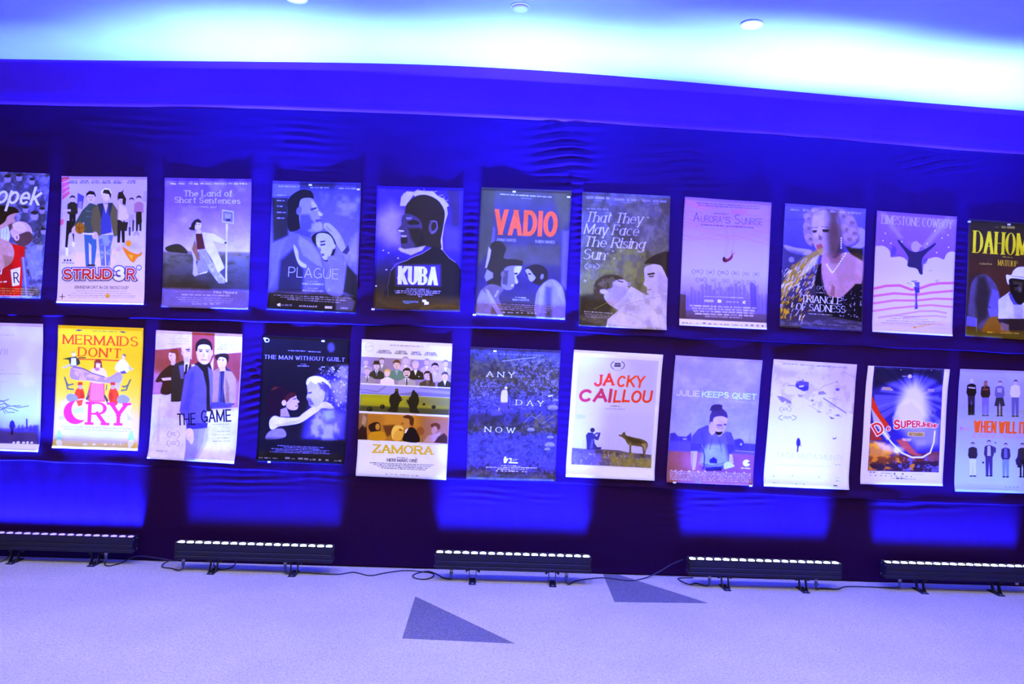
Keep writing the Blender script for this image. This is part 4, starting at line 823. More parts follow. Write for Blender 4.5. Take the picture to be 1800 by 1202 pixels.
def art_triangle():
    a = Art([(143, 60), (825, 107), (795, 1140), (97, 1105)], '4a3a9a', 9)
    a.grad([(0, '6a58d4'), (.2, '5646b4'), (.35, '4a3aa0'), (.55, '3c2e80'), (.8, '2c2060'), (1, '3c3080')])
    a.L('4438a0', 10, '135,200 330,190', 20, .6); a.P('a492f4', '140,405 240,430 370,450 340,490 220,480 150,440', 12, sm=1); a.P('9c8af4', '700,260 820,280 815,420 680,440 760,390 770,330', 14, sm=1)
    a.P('382c7c', '130,440 300,470 320,800 110,900', 40, .7); a.E('9c90f0', 200, 530, 24, 24, 0, 10, .7)
    # curly blonde woman with a pearl necklace
    a.P('8c68a8', '310,210 335,130 420,95 560,92 680,130 750,220 765,350 720,400 660,410 620,360 580,200 400,180 385,400 330,390 300,300', 14, sm=1)
    for x, y, r in ((330, 170, 34), (330, 250, 36), (345, 340, 34), (400, 120, 34), (620, 150, 40), (690, 200, 42), (650, 260, 40), (715, 290, 40), (670, 340, 40), (740, 350, 30), (370, 390, 22)):
        a.E('b48c9c', x, y, r, r * .8, 20, 12, .55); a.E('5c3c78', x + r * .5, y + r * .5, r * .5, r * .4, 0, 12, .6)
    a.P('b08cc0', '375,180 420,130 500,130 590,180 610,330 590,450 540,515 470,500 410,440 385,380 372,280', 8, sm=1)
    a.P('341c50', '500,110 590,130 620,300 640,470 560,520 510,470 500,300 520,200', 90, .7); a.P('5a3464', '520,200 600,240 610,420 560,480 500,360', 60, .35)
    a.P('caa8da', '385,160 470,150 480,260 440,360 395,340 378,260', 24, .7)
    a.P('301e50', '376,285 418,282 412,302 382,304', 6); a.P('301e50', '460,275 525,278 510,300 468,298', 6); a.L('5c3c70', 6, '374,262 420,258', 4, .8); a.L('5c3c70', 6, '455,252 520,262', 4, .8); a.P('6a4478', '432,320 462,340 458,368 430,362', 10, .8); a.P('a04878', '412,405 455,395 470,425 440,450 415,440', 6)
    a.P('a874a0', '480,480 560,520 640,470 700,470 800,500 790,740 720,760 620,850 520,840 470,720 450,560', 10, sm=1); a.P('bc88b0', '470,560 560,600 600,760 560,840 490,760', 40, .6); a.P('6c3c70', '500,480 620,470 620,560 540,560', 30, .6); a.P('7c487c', '545,740 570,760 565,840 530,830', 12, .7); a.P('c894b8', '750,480 800,500 795,700 740,640', 30, .5)
    a.P('140c2c', '660,420 800,440 800,540 700,480', 20, .8); a.P('100a24', '795,735 740,735 690,800 610,860 480,830 450,700 455,560 430,580 400,720 420,860 480,1000 790,1060', 10)
    a.N('8c7cd0', '600,860 795,740 790,1050 600,1020', f=(40, 60), lo=.66, hi=.72, a=.9, seed=5)
    for i in range(17):
        t = i / 16; x = 500 + 160 * t - 20 * math.sin(t * 3.1); y = 570 + 95 * math.sin(min(t * 1.9, 1.57)) - (0 if t < .45 else (t - .45) * 330)
        a.E('d4c8f4', x, y, 9, 10, 0, 3); a.E('5c3c78', x + 5, y + 6, 4, 4, 0, 3, .7)
    for i in range(5): a.E('cfc2f0', 622, 350 + i * 20, 7, 9, 0, 3)
    # gold spray
    a.P('a8845c', '425,440 470,430 470,470 400,540 330,640 220,760 120,860 108,760 180,620 300,510', 24, .75); a.P('d8ccf4', '360,530 430,490 420,560 330,640 260,680', 26, .7)
    rr = random.Random(8)
    for i in range(210):
        t = rr.random() ** .7; ang = math.radians(128 + rr.uniform(-28, 26)); L = 60 + 540 * t
        x, y = 450 + L * math.cos(ang), 455 + L * .92 * math.sin(ang) + 60 * t * t
        if x > 110: a.L(('d8a468', 'b88440', 'e8dcff', 'a49af0')[i % 4], rr.uniform(4, 11), [(x, y), (x - rr.uniform(8, 30) * (1 - .3 * t), y + rr.uniform(14, 40))], 3, .75)
    a.N('c08838', '110,880 200,880 170,1050 105,1050', f=(30, 40), lo=.5, hi=.6, a=.9)
    for i, x in enumerate((195, 300, 375, 460, 530, 610, 680, 712)): a.M(x, 105 + i * 4, x + 30, 107 + i * 4, 5, 'b0a4f4', .7, i); a.M(x - 6, 118 + i * 4, x + (70 if i in (0, 7) else 44), 121 + i * 4, 9, 'd0c4ff', .8, i + 4)
    a.laurel(450, 770, 70, 44, 'c4b8f0', .8); a.M(412, 812, 480, 815, 8, 'c4b8f0', .8)
    kw = dict(w=.17, hc=.4, serif=.9, sp=.16); a.T('TRIANGLE', 'd4ccff', 282, 888, 626, 912, 58, **kw); a.T('OF SADNESS', 'd4ccff', 238, 958, 656, 984, 58, **kw)
    a.M(345, 994, 552, 1006, 9, 'a89cd8', .9); a.N('6a5eb0', '110,1020 790,1060 790,1130 100,1100', f=(6, 40), lo=.5, hi=.6, a=.5)
    for i, x in enumerate((180, 280, 420, 510, 560, 670)): a.M(x, 1072 + i * 5, x + 70, 1076 + i * 5, 6, '9c90d8', .6, i)
    return a
def art_lime():
    a = Art([(100, 98), (775, 148), (737, 1158), (60, 1120)], '8a5cf2', 10)
    a.grad([(0, '8c60f4'), (.2, '8458f4'), (.4, '7a4cf0'), (.6, '8a60f4'), (1, '9c7cf6')])
    a.P('b49cfa', '110,100 170,105 330,330 290,330', 30, .5); a.P('b49cfa', '690,140 745,150 520,420 480,400', 30, .5); a.N('a080f8', '100,98 775,148 760,400 95,400', f=(5, 7), lo=.5, hi=.7, a=.4)
    a.P('c7b0fb', '90,395 150,392 190,420 225,490 300,485 345,510 365,565 430,580 490,630 500,545 540,500 620,490 670,510 700,455 740,442 762,460 737,1158 60,1120', 4, sm=0); a.grad
    for cx, cy, rx, ry in ((140, 470, 80, 78), (290, 560, 84, 76), (420, 640, 60, 60), (600, 560, 80, 72), (735, 520, 60, 80)): a.E('c7b0fb', cx, cy, rx, ry, 0, 3)
    a.P('d0bcfa', '85,640 750,650 737,1158 60,1120', 120, .6)
    # night-dark creature shape diving and a tiny figure
    a.P('2c2070', '278,345 300,350 340,395 400,440 470,440 540,405 595,370 600,385 530,450 490,500 485,560 492,630 468,630 440,585 365,565 372,500 345,445 300,385', 5, sm=1); a.E('b090ee', 432, 400, 38, 46, 0, 4); a.P('b090ee', '405,365 440,350 490,395 450,420', 5); a.P('4a38c8', '240,390 270,410 262,470 222,485 225,430', 14, .7); a.P('4a38c8', '500,500 540,500 520,545 495,548', 10, .6)
    for x, y in ((175, 288), (155, 350), (222, 372), (315, 358), (595, 266), (655, 328), (705, 302), (710, 405), (610, 450), (530, 375)): a.E('d4c4ff', x, y, 7, 6, 0, 3)
    for k, (ys) in enumerate(([(80, 755), (180, 732), (300, 728), (400, 765), (470, 752), (560, 722), (640, 710), (750, 708)], [(78, 818), (250, 795), (440, 808), (560, 790), (740, 775)], [(74, 880), (250, 855), (440, 856), (600, 840), (740, 845)], [(70, 945), (250, 920), (420, 905), (560, 895), (740, 910)], [(120, 1000), (300, 975), (480, 945), (600, 945), (690, 962)], [(330, 1000), (480, 990), (600, 985), (690, 998)])):
        a.L('c04a92' if k < 4 else 'b060b4', 20 - k * 1.5, ys, 7, .95 - k * .08)
    a.L('d8a08c', 12, '420,1085 520,1065 620,1045 700,1040', 8, .8); a.L('c8a0e0', 10, '70,1060 250,1060 420,1075', 8, .6)
    a.L('5a48c0', 7, '400,695 440,690', 3); a.P('3a2890', '420,740 465,735 466,790 430,790', 4); a.P('5a48c8', '415,700 465,700 466,745 440,750', 5); a.P('4a38b0', '428,790 450,790 445,850 452,925 425,930 432,860', 4); a.E('d8c8ff', 408, 718, 18, 18, 0, 3); a.L('8a78e0', 5, '360,705 400,720', 3); a.L('8a78e0', 4, '595,685 612,700 632,680', 2); a.L('8a78e0', 4, '612,700 612,675', 2); a.L('8a78e0', 5, '548,602 565,606', 3)
    kw = dict(w=.26, serif=1.5, hc=.5, sp=.2); a.T('LIMESTONE COWBOY', 'b49af8', 140, 206, 740, 250, 72, **kw)
    for i in range(4): a.M(265 - i * 42, 990 + i * 19, 470 + i * 64, 998 + i * 22, 8, '8a6cb8', .7, i)
    a.E('b07858', 424, 1083, 10, 7, 0, 3); a.M(540, 1092, 700, 1100, 6, 'a088d0', .5)
    return a
def art_dahomey():
    a = Art([(883, 165), (1573, 215), (1535, 1200), (845, 1155)], '342254', 11)
    a.grad([(0, '2c2048'), (.2, '36244c'), (.45, '44244c'), (.7, '40204c'), (.87, '2c1a4c'), (.93, '4c3440'), (1, '5a4838')])
    a.P('2c2056', '870,640 960,620 1060,680 1120,760 1150,900 1130,980 1000,1050 860,1000', 40, .6)
    a.P('4c3c84', '900,720 960,645 1030,640 1090,690 1130,770 1150,900 1130,1000 1060,1000 1000,1120 880,1000 880,860', 14, sm=1); a.P('2a1e54', '960,650 1020,650 1060,780 1040,1000 960,1050 930,860', 50, .9); a.P('6a58d0', '1080,760 1130,780 1150,900 1120,960 1050,900', 30, .7); a.P('5c4cc0', '862,985 945,1005 945,1080 855,1070', 8); a.P('6c5cd4', '1040,920 1120,930 1130,990 1060,1000', 12, .7)
    a.P('7c4c40', '1010,1070 1060,1000 1150,1000 1200,1060 1220,1130 1000,1120', 14, sm=1); a.P('2c1c5c', '1120,1010 1535,1020 1535,1110 1180,1110', 10); a.P('8a6ca0', '1150,1040 1220,1060 1220,1120 1150,1110', 14, .7)
    # seated man in a pale hat and shirt
    a.P('c2b8f0', '1130,850 1200,800 1225,780 1260,890 1330,880 1420,790 1480,850 1500,1010 1130,1010', 6, sm=0); a.P('8c80d8', '1260,890 1345,900 1340,1010 1270,1010', 20, .6); a.P('4a3cb0', '1215,790 1235,850 1260,890 1330,895 1338,850', 6)
    a.P('1c1430', '1235,665 1345,660 1400,680 1400,800 1330,885 1280,870 1240,790 1228,720', 8, sm=1); a.P('4c3c78', '1255,690 1340,700 1330,780 1270,770', 24, .6); a.P('100a20', '1255,725 1300,720 1300,738 1258,742', 6); a.P('5c4a88', '1300,740 1330,745 1325,790 1300,785', 10, .7)
    a.P('d8cef6', '1198,640 1240,640 1262,600 1310,572 1400,580 1440,640 1480,650 1440,690 1240,668 1222,720 1205,700', 5, sm=1); a.L('7c70b0', 8, '1245,650 1345,662', 6, .6)
    kw = dict(w=.40, serif=1.1, hc=.2, sp=.16); a.T('DAHOMEY', 'd8bc4c', 915, 452, 1545, 492, 196, **kw)
    a.M(1155, 246, 1268, 250, 20, 'a88c70', .8); a.M(1105, 240, 1135, 242, 8, '8c7060', .7); a.M(1168, 490, 1252, 498, 9, 'b89c60', .8)
    a.T('MATI DIOP', 'd0a850', 1128, 560, 1292, 572, 52, w=.22, serif=.9, hc=.35, sp=.14); a.T('Golden Bear', 'b8a078', 972, 552, 1082, 556, 18, w=.16, serif=1)
    a.M(1035, 1130, 1090, 1132, 12, 'd8b048', .8); a.M(1148, 1134, 1310, 1140, 10, 'b8a080', .7); a.L('cfc4f0', 4, '945,1010 945,1120', 3, .5)
    return a
# ------------------------------------------------------------------ the posters, bottom row
def art_left():
    a = Art([(-350, 25), (370, 45), (335, 1122), (-390, 1100)], 'b49cf4', 12)
    a.grad([(0, 'b8a0f6'), (.35, 'b49ef8'), (.55, 'b0aefa'), (.7, 'aab8fa'), (.82, '8a8af4'), (.88, '4a38d0'), (.94, '3826b4'), (.945, 'f0e8fc'), (1, 'ece4fc')])
    a.N('c8bcfc', f=(4, 6), lo=.5, hi=.75, a=.4)
    a.T('VII', '7a6ad0', -20, 303, 58, 306, 54, w=.1, sp=.9); a.M(-300, 140, 118, 143, 8, '8a78c8', .6); a.M(-300, 438, 40, 440, 8, '9c84d4', .7); a.M(-300, 464, 192, 470, 9, '9c84d4', .8, 3); a.M(-200, 532, 60, 535, 8, 'a890d8', .6)
    for p in ('-40,800 0,770 60,740 110,735 150,750 240,735', '60,740 30,700 0,690', '80,735 40,715 -20,730', '0,770 40,750 100,760 150,780', '-10,700 40,690 70,680', '110,735 170,735', '20,740 60,790 120,790', '-20,730 20,760 40,800'): a.L('4a40a0', 6, p, 4, .85)
    a.P('4434b8', '-390,930 -40,940 0,925 60,930 330,900 330,1050 -390,1050', 26, .85); a.P('2c1a7c', '75,910 82,872 100,855 118,872 128,912 112,930 108,980 88,980 88,935', 4); a.P('3626a8', '218,845 230,845 232,930 218,930', 4)
    for x in (150, 180, 250, 280, 300): a.P('3c2cb4', [(x, 900), (x + 14, 895), (x + 18, 950), (x - 4, 950)], 6, .7)
    for i, (x, w) in enumerate(((105, 24), (138, 32), (185, 30), (222, 24), (258, 24))): a.E('e8e4ff', x + w / 2, 1046, w / 2, 9 + 3 * (i % 2), 0, 3, .9)
    return a
def art_mermaid():
    a = Art([(500, 53), (1218, 80), (1167, 1115), (443, 1090)], 'dcb24c', 13)
    a.grad([(0, 'dcae3c'), (.3, 'dcb048'), (.55, 'dab05c'), (.8, 'd4b090'), (.9, 'd2b0a8'), (1, 'd4b080')])
    a.P('c4bcec', '560,700 1060,720 1060,1080 520,1060', 110, .8)
    kw = dict(w=.20, hc=.5, serif=.9, sp=.42); a.T('MERMAIDS', 'd23a48', 530, 212, 1165, 234, 84, **kw); a.T("DON'T", 'd23a48', 655, 318, 1020, 332, 82, **kw); a.L('d23a4c', 9, '580,338 850,345 1010,355', 2)
    a.P('4a3c78', '640,98 670,90 705,98 670,105', 3); a.P('4a3c78', '1010,108 1040,106 1070,115 1040,120', 3); a.M(785, 108, 990, 116, 10, '8a7c70', .8)
    # swimming figure with a fish tail over a woman in a red dress
    a.P('d6486c', '765,520 880,540 885,700 735,700 745,600', 5); a.P('ec78b0', '770,540 870,545 875,690 760,690', 14, .7)
    for x in (785, 805, 825, 845, 862): a.L('c83c74', 3, [(x, 545), (x - 2, 690)], 2, .6)
    a.P('dcb4dc', '770,430 800,415 870,415 900,470 895,540 760,530', 8, sm=1); a.E('dcb8d8', 826, 378, 30, 38, 0, 4); a.P('8c2c50', '795,400 795,360 815,340 842,340 858,365 862,415 845,410 848,375 810,370 808,420 790,415', 4); a.E('a0406c', 820, 425, 20, 14, 0, 6, .7); a.P('5a2c50', '815,372 822,372 822,378 815,378', 2); a.P('5a2c50', '834,374 841,374 841,380 834,380', 2)
    a.P('a478c4', '605,405 690,412 780,455 870,485 915,495 960,470 1000,450 1030,480 1015,530 950,545 900,540 850,535 740,520 640,515 590,490', 6, sm=1); a.N('d49ce0', '605,405 780,455 900,500 900,540 640,515', f=(16, 24), lo=.48, hi=.62, a=.7); a.L('4c3a50', 8, '620,408 700,418 780,460 880,490', 4, .8); a.P('9c8cdc', '920,520 990,470 1040,480 1000,600 950,640 940,560', 20, .6)
    a.P('3a3450', '525,338 590,325 640,318 670,350 676,378 640,400 590,400 580,345', 4); a.P('ccc4f0', '600,330 640,330 645,395 595,395', 4); a.E('e0c8c8', 620, 298, 16, 22, -10, 3); a.E('c8a070', 616, 282, 16, 12, 0, 4); a.P('b4a8f0', '525,410 590,380 595,395 540,418', 4); a.L('3a3450', 8, '660,330 720,328', 4)
    a.P('d8cef4', '1010,350 1050,345 1090,400 1075,450 1000,450 970,410', 6, sm=1); a.E('d8b4b8', 1044, 318, 16, 24, 0, 3); a.P('7c4c50', '1030,310 1045,295 1062,305 1060,330 1050,310', 3); a.P('b4a8f0', '1085,395 1130,430 1090,430', 4); a.P('5a4488', '1010,450 1050,435 1070,460 1030,465', 5)
    # two red jackets, wings, shells
    for ox, fl in ((672, 1), (955, -1)):
        X = lambda x: ox + fl * x
        a.P('e03a44', [(X(-40), 620), (X(-15), 585), (X(20), 585), (X(40), 640), (X(30), 700), (X(-10), 740), (X(-48), 690)], 5, sm=1); a.P('a82440', [(X(10), 600), (X(40), 650), (X(20), 720), (X(0), 660)], 12, .6); a.E('b88c9c', X(5), 572, 18, 24, 0, 3); a.P('c83040', [(X(-18), 560), (X(-14), 535), (X(22), 535), (X(24), 558)], 3); a.P('4a4060', [(X(40), 690), (X(70), 640), (X(82), 650), (X(55), 710)], 5)
    a.P('8c80d8', '560,650 590,632 640,645 655,680 620,700 570,690', 6, sm=1); a.P('8c80d8', '1000,655 1040,640 1090,670 1080,705 1010,715 985,690', 6, sm=1)
    for p in ('545,495 560,540 575,560 615,550', '560,540 570,590 615,595', '1100,515 1080,560 1050,575 1035,570', '1080,560 1065,600 1025,605'): a.L('4a4878', 12, p, 4, .9)
    a.L('5a4c80', 8, '750,600 735,660', 4); a.L('5a4c80', 8, '900,560 895,600', 4)
    a.P('a8c8f4', '600,760 650,750 710,740 705,780 640,800 605,790', 8, sm=1); a.P('c0d4f8', '890,740 940,765 920,800 890,790', 6); a.E('d0d0f8', 520, 718, 14, 20, 0, 4); a.E('d0d0f8', 1098, 740, 12, 20, 0, 4); a.P('a8a0e8', '495,830 540,810 545,850 500,850', 12, .7); a.P('a8a0e8', '1060,790 1120,850 1080,860', 12, .7); a.P('3c2c90', '590,750 620,770 600,800', 8, .7)
    kc = 'd82c8c'
    a.E(kc, 635, 790, 100, 100, 0, 3); a.E('d2bcd8', 690, 765, 88, 92, 10, 3); a.P('d2bcd8', '640,690 760,690 740,840 690,850 650,800', 8, .0)
    a.P('a8c8f4', '600,765 700,745 705,785 620,800', 8, .8); a.P('e03a44', '640,690 700,680 690,730 660,740', 6, .9)
    kw = dict(w=.2, hc=.5, serif=1.4, sp=.2); a.T('RY', kc, 735, 895, 1075, 905, 200, **kw); a.P(kc, '560,700 640,690 610,760 570,800', 10, .0)
    a.block(510, 912, 1105, 935, 20, 2, 6, '7c6c90', .7); a.block(590, 950, 1030, 962, 18, 5, 5, '9c90b0', .45)
    for x, f in ((495, 1), (1110, -1)):
        a.P('90c4dc', [(x - 20 * f, 1000), (x - 5 * f, 945), (x + 10 * f, 950), (x + 30 * f, 1010), (x + 20 * f, 1030), (x - 18 * f, 1030)], 4, sm=1); a.P('ece8fc', [(x - 22 * f, 1040), (x, 1020), (x + 30 * f, 1040), (x + 22 * f, 1092), (x, 1085)], 4, sm=1)
    for i, x in enumerate((700, 775, 870, 940, 1000)): a.E('e4ecf8', x + 20, 1062, 20 - i * 3, 9, 0, 3, .9 - i * .12)
    return a
def art_game():
    a = Art([(118, 47), (835, 82), (772, 1150), (52, 1107)], 'ccb6f4', 14)
    a.grad([(0, 'cbb2f6'), (.4, 'cab8f8'), (.7, 'cfc4fa'), (1, 'd6c8f6')])
    a.P('983c68', '415,63 602,73 595,260 560,330 405,330', 3); a.P('90406c', '105,210 200,205 330,190 410,300 380,580 78,580', 4); a.P('b070b0', '90,400 240,400 230,580 78,580', 70, .9); a.P('8c3a68', '592,250 822,232 790,685 570,700', 4); a.P('b880c4', '620,520 800,480 790,690 600,700', 70, .8)
    a.P('d0bcf8', '78,580 320,570 330,775 66,775', 4); a.P('c4aaf2', '220,575 340,575 340,775 180,775', 30, .6)
    # woman, bald man, main man, younger man
    a.P('382048', '112,460 160,390 230,335 265,330 280,480 230,575 150,570 165,480 120,480', 5, sm=1); a.P('d8b0d8', '155,445 235,437 238,460 170,466', 4); a.E('d8b4dc', 246, 265, 30, 46, -8, 4); a.P('7a3454', '220,225 250,200 290,205 302,250 298,300 280,290 275,240 235,235', 4); a.P('d0a8d4', '235,300 275,295 270,340 235,335', 4); a.E('4a2048', 234, 258, 6, 4, 0, 2); a.P('a04070', '230,284 246,284 240,291', 2)
    a.P('32285c', '240,420 265,330 330,300 390,320 420,420 380,620 300,640 235,640', 6); a.P('d2b0d4', '335,250 395,255 390,320 345,320', 5); a.P('6c5cb0', '300,340 345,330 340,450 315,450', 8, .8); a.P('e8d8f8', '345,318 390,320 370,400 345,390', 4); a.P('241a40', '355,330 375,330 365,430 348,420', 4); a.P('d6b4da', '322,175 350,152 405,158 402,255 380,300 345,280 330,240', 6, sm=1); a.P('402448', '358,205 392,200 392,210 360,214', 4); a.P('4c3050', '370,218 392,216 388,224 372,225', 3); a.P('b8a8c8', '338,268 385,270 380,305 350,300', 10, .7); a.E('c49cc4', 330, 235, 9, 20, 0, 4)
    a.P('382c70', '575,395 640,365 690,350 745,395 775,450 765,660 700,685 570,690', 6); a.P('9c7484', '580,390 630,360 650,420 640,640 575,650 575,480', 6); a.P('a88490', '680,380 740,390 778,450 770,650 690,670 670,520', 6); a.P('6c4868', '690,430 720,520 720,650 690,640', 20, .6); a.P('4a48c0', '640,400 665,400 660,650 625,650', 6); a.L('221838', 9, '658,385 650,640', 3); a.P('4a3cb8', '560,645 740,650 735,690 565,700', 14, .8)
    a.P('d8b4dc', '620,255 690,260 695,330 660,375 628,350', 6, sm=1); a.P('2e1c40', '602,262 640,243 700,243 718,275 705,320 688,280 640,270 618,300', 5, sm=1); a.E('3c2048', 638, 292, 6, 4, 0, 2); a.E('3c2048', 668, 295, 7, 4, 0, 2); a.P('d0a8d0', '635,350 685,345 690,385 640,390', 5)
    a.P('241a3c', '430,330 460,310 560,320 575,370 570,720 530,720 500,400', 6); a.P('5a4cd0', '350,420 400,355 450,335 500,390 530,520 530,800 520,860 365,870 350,780 305,720', 8, sm=0); a.P('4236a8', '400,400 430,380 420,560 380,720 330,700', 40, .6); a.P('6a5ce0', '540,350 580,380 585,560 560,700 555,480', 8); a.P('3a2c98', '365,820 540,815 535,860 365,872', 6)
    a.P('dab6de', '448,190 470,150 550,150 578,195 576,250 545,320 500,330 462,300 446,250', 6, sm=1); a.P('241630', '440,215 445,160 480,125 530,120 570,150 580,210 570,215 555,175 500,165 462,180 452,220', 5, sm=1); a.E('3a2044', 482, 222, 13, 5, 0, 2); a.E('3a2044', 538, 225, 13, 5, 0, 2); a.L('4a2c50', 5, '466,208 498,210', 3); a.L('4a2c50', 5, '522,212 556,210', 3); a.P('b88cb8', '505,230 518,265 498,268', 6, .8); a.L('8c5078', 6, '488,292 530,295', 3); a.E('cca4cc', 575, 235, 9, 24, 0, 4); a.P('a880b4', '545,200 575,220 560,300 535,310', 20, .5)
    a.P('8c7ee4', '360,870 470,865 520,865 500,980 440,1125 355,1122', 8); a.P('a496f0', '470,870 550,850 540,960 460,1125 440,1125', 20, .7); a.P('d8b8e4', '362,870 410,868 425,940 415,985 395,990 380,965 362,940', 6, sm=1); a.L('9c78b8', 3, '385,940 395,985', 2, .7)
    a.T('THE', '1c1240', 288, 838, 440, 832, 100, w=.25, sp=.30); a.T('GAME', '1c1240', 485, 815, 738, 805, 104, w=.25, sp=.26)
    for i in range(3): a.M(290 - i * 40, 122 + i * 20, 385, 126 + i * 20, 7, 'a48cd0', .8, i)
    for i in range(4): a.M(680 - i * 20, 155 + i * 17, 775, 157 + i * 17, 8, '8c78c0', .8, i)
    a.M(580, 832, 735, 828, 7, '9c88c8', .8); [a.M(620 - (i % 2) * 40, 892 + i * 27, 725, 890 + i * 27, 9, '9c90c8', .8, i) for i in range(4)]
    a.L('c0a8e8', 22, '142,620 128,965', 6, .6); a.laurel(257, 912, 104, 54, '9c84c8', .8); a.laurel(253, 985, 104, 54, '9c84c8', .8); a.M(115, 1052, 210, 1058, 14, 'a894cc', .7)
    return a
def art_guilt():
    a = Art([(105, 88), (822, 122), (785, 1160), (52, 1132)], '130c38', 15)
    a.grad([(0, '160f40'), (.2, '171046'), (.45, '130c3c'), (.8, '15103c'), (1, '141030')])
    a.P('3a2cc0', '560,420 810,420 790,960 420,960 460,780', 110, .85); a.P('8c80f0', '650,480 810,430 800,640 720,660', 70, .8); a.P('6a5ce8', '560,720 780,740 740,920 480,920', 90, .8); a.N('a498ff', '640,340 815,340 800,960 460,960', f=(8, 10), lo=.52, hi=.7, a=.7, b=60); a.N('c4bcff', '560,345 815,345 790,700 640,700', f=(50, 60), lo=.64, hi=.72, a=.9, seed=4); a.E('4a40a0', 670, 190, 30, 40, 0, 30, .8)
    a.T('THE MAN WITHOUT GUILT', 'ac9ef8', 115, 280, 782, 306, 33, w=.17, hc=.45, serif=1.0, sp=.75)
    a.M(312, 218, 458, 224, 8, '9c90f0', .9); a.M(478, 226, 586, 232, 8, '9c90f0', .9); a.M(418, 328, 466, 330, 6, '9c90f0', .9); a.M(390, 344, 488, 347, 9, 'a094f4', .9)
    # woman with long dark hair, arm over the shoulder of a fading white-haired man
    a.P('1c0a20', '170,545 200,505 250,510 330,540 380,580 330,620 260,660 240,740 170,760 130,720 130,620', 10, sm=1); a.P('5a1c38', '165,545 200,510 240,515 200,535', 8, .9)
    a.P('b894d4', '320,600 378,585 385,610 408,635 392,650 398,672 385,700 340,705 300,680 305,630', 5, sm=1); a.P('3a1030', '280,610 330,560 380,570 370,590 330,610 300,640', 6, sm=1); a.E('c4a0dc', 280, 645, 20, 24, 0, 4); a.P('2c1436', '352,612 380,606 380,614 356,618', 3); a.P('8c5090', '372,668 396,664 392,676 374,678', 3); a.P('9a78b8', '250,700 300,680 330,760 250,760', 8)
    a.P('c8b4ee', '160,790 200,752 260,765 390,765 440,730 560,650 640,640 690,680 670,695 600,690 560,715 430,805 330,830 240,840 190,870 160,850', 6, sm=1); a.P('a088d8', '200,830 330,800 420,790 330,830 240,842', 14, .6); a.L('6c58a8', 4, '600,660 670,690', 3, .6); a.L('6c58a8', 4, '610,648 685,682', 3, .6)
    a.P('7a64c4', '160,880 270,860 290,930 130,955', 12, sm=1)
    a.P('a89ae8', '470,480 520,460 590,470 620,560 600,640 540,680 495,670 480,630 465,600 475,560', 8, sm=1); a.P('d0c4fa', '462,480 480,440 540,422 610,440 660,490 660,515 600,470 540,490 500,465 475,500', 6, sm=1); a.P('4434a8', '560,480 650,500 640,560 590,540', 20, .8); a.E('b0a0ea', 590, 560, 16, 28, 0, 5); a.P('3c2c90', '475,560 510,552 508,566 480,570', 4); a.P('4a38a0', '470,600 500,610 530,660 495,665', 14, .8)
    a.P('5a4cd8', '590,700 700,690 740,760 700,800 600,780', 60, .7); a.P('9cacf4', '600,710 690,705 700,770 630,790', 40, .6)
    a.P('120c38', '60,940 785,960 785,1160 52,1132', 50, .95)
    a.E('c0b4ff', 140, 130, 22, 18, 0, 2); a.E('160f40', 142, 130, 13, 11, 0, 2)
    for i, (x0, x1) in enumerate(((225, 610), (275, 575), (175, 655), (210, 630), (160, 662))): a.M(x0, 1004 + i * 13, x1, 1022 + i * 13, 6, '9486e8', .8, i)
    for i, (x, w) in enumerate(((75, 35), (122, 50), (190, 40), (292, 40), (345, 34), (400, 40), (450, 34), (495, 18), (520, 26), (570, 26), (626, 26), (700, 28), (735, 22))): a.M(x, 1104 + i * 2.4, x + w, 1106 + i * 2.4, (14, 7)[i in (0, 1, 2, 4, 7, 11)], 'c0b6ff', .85, i)
    return a
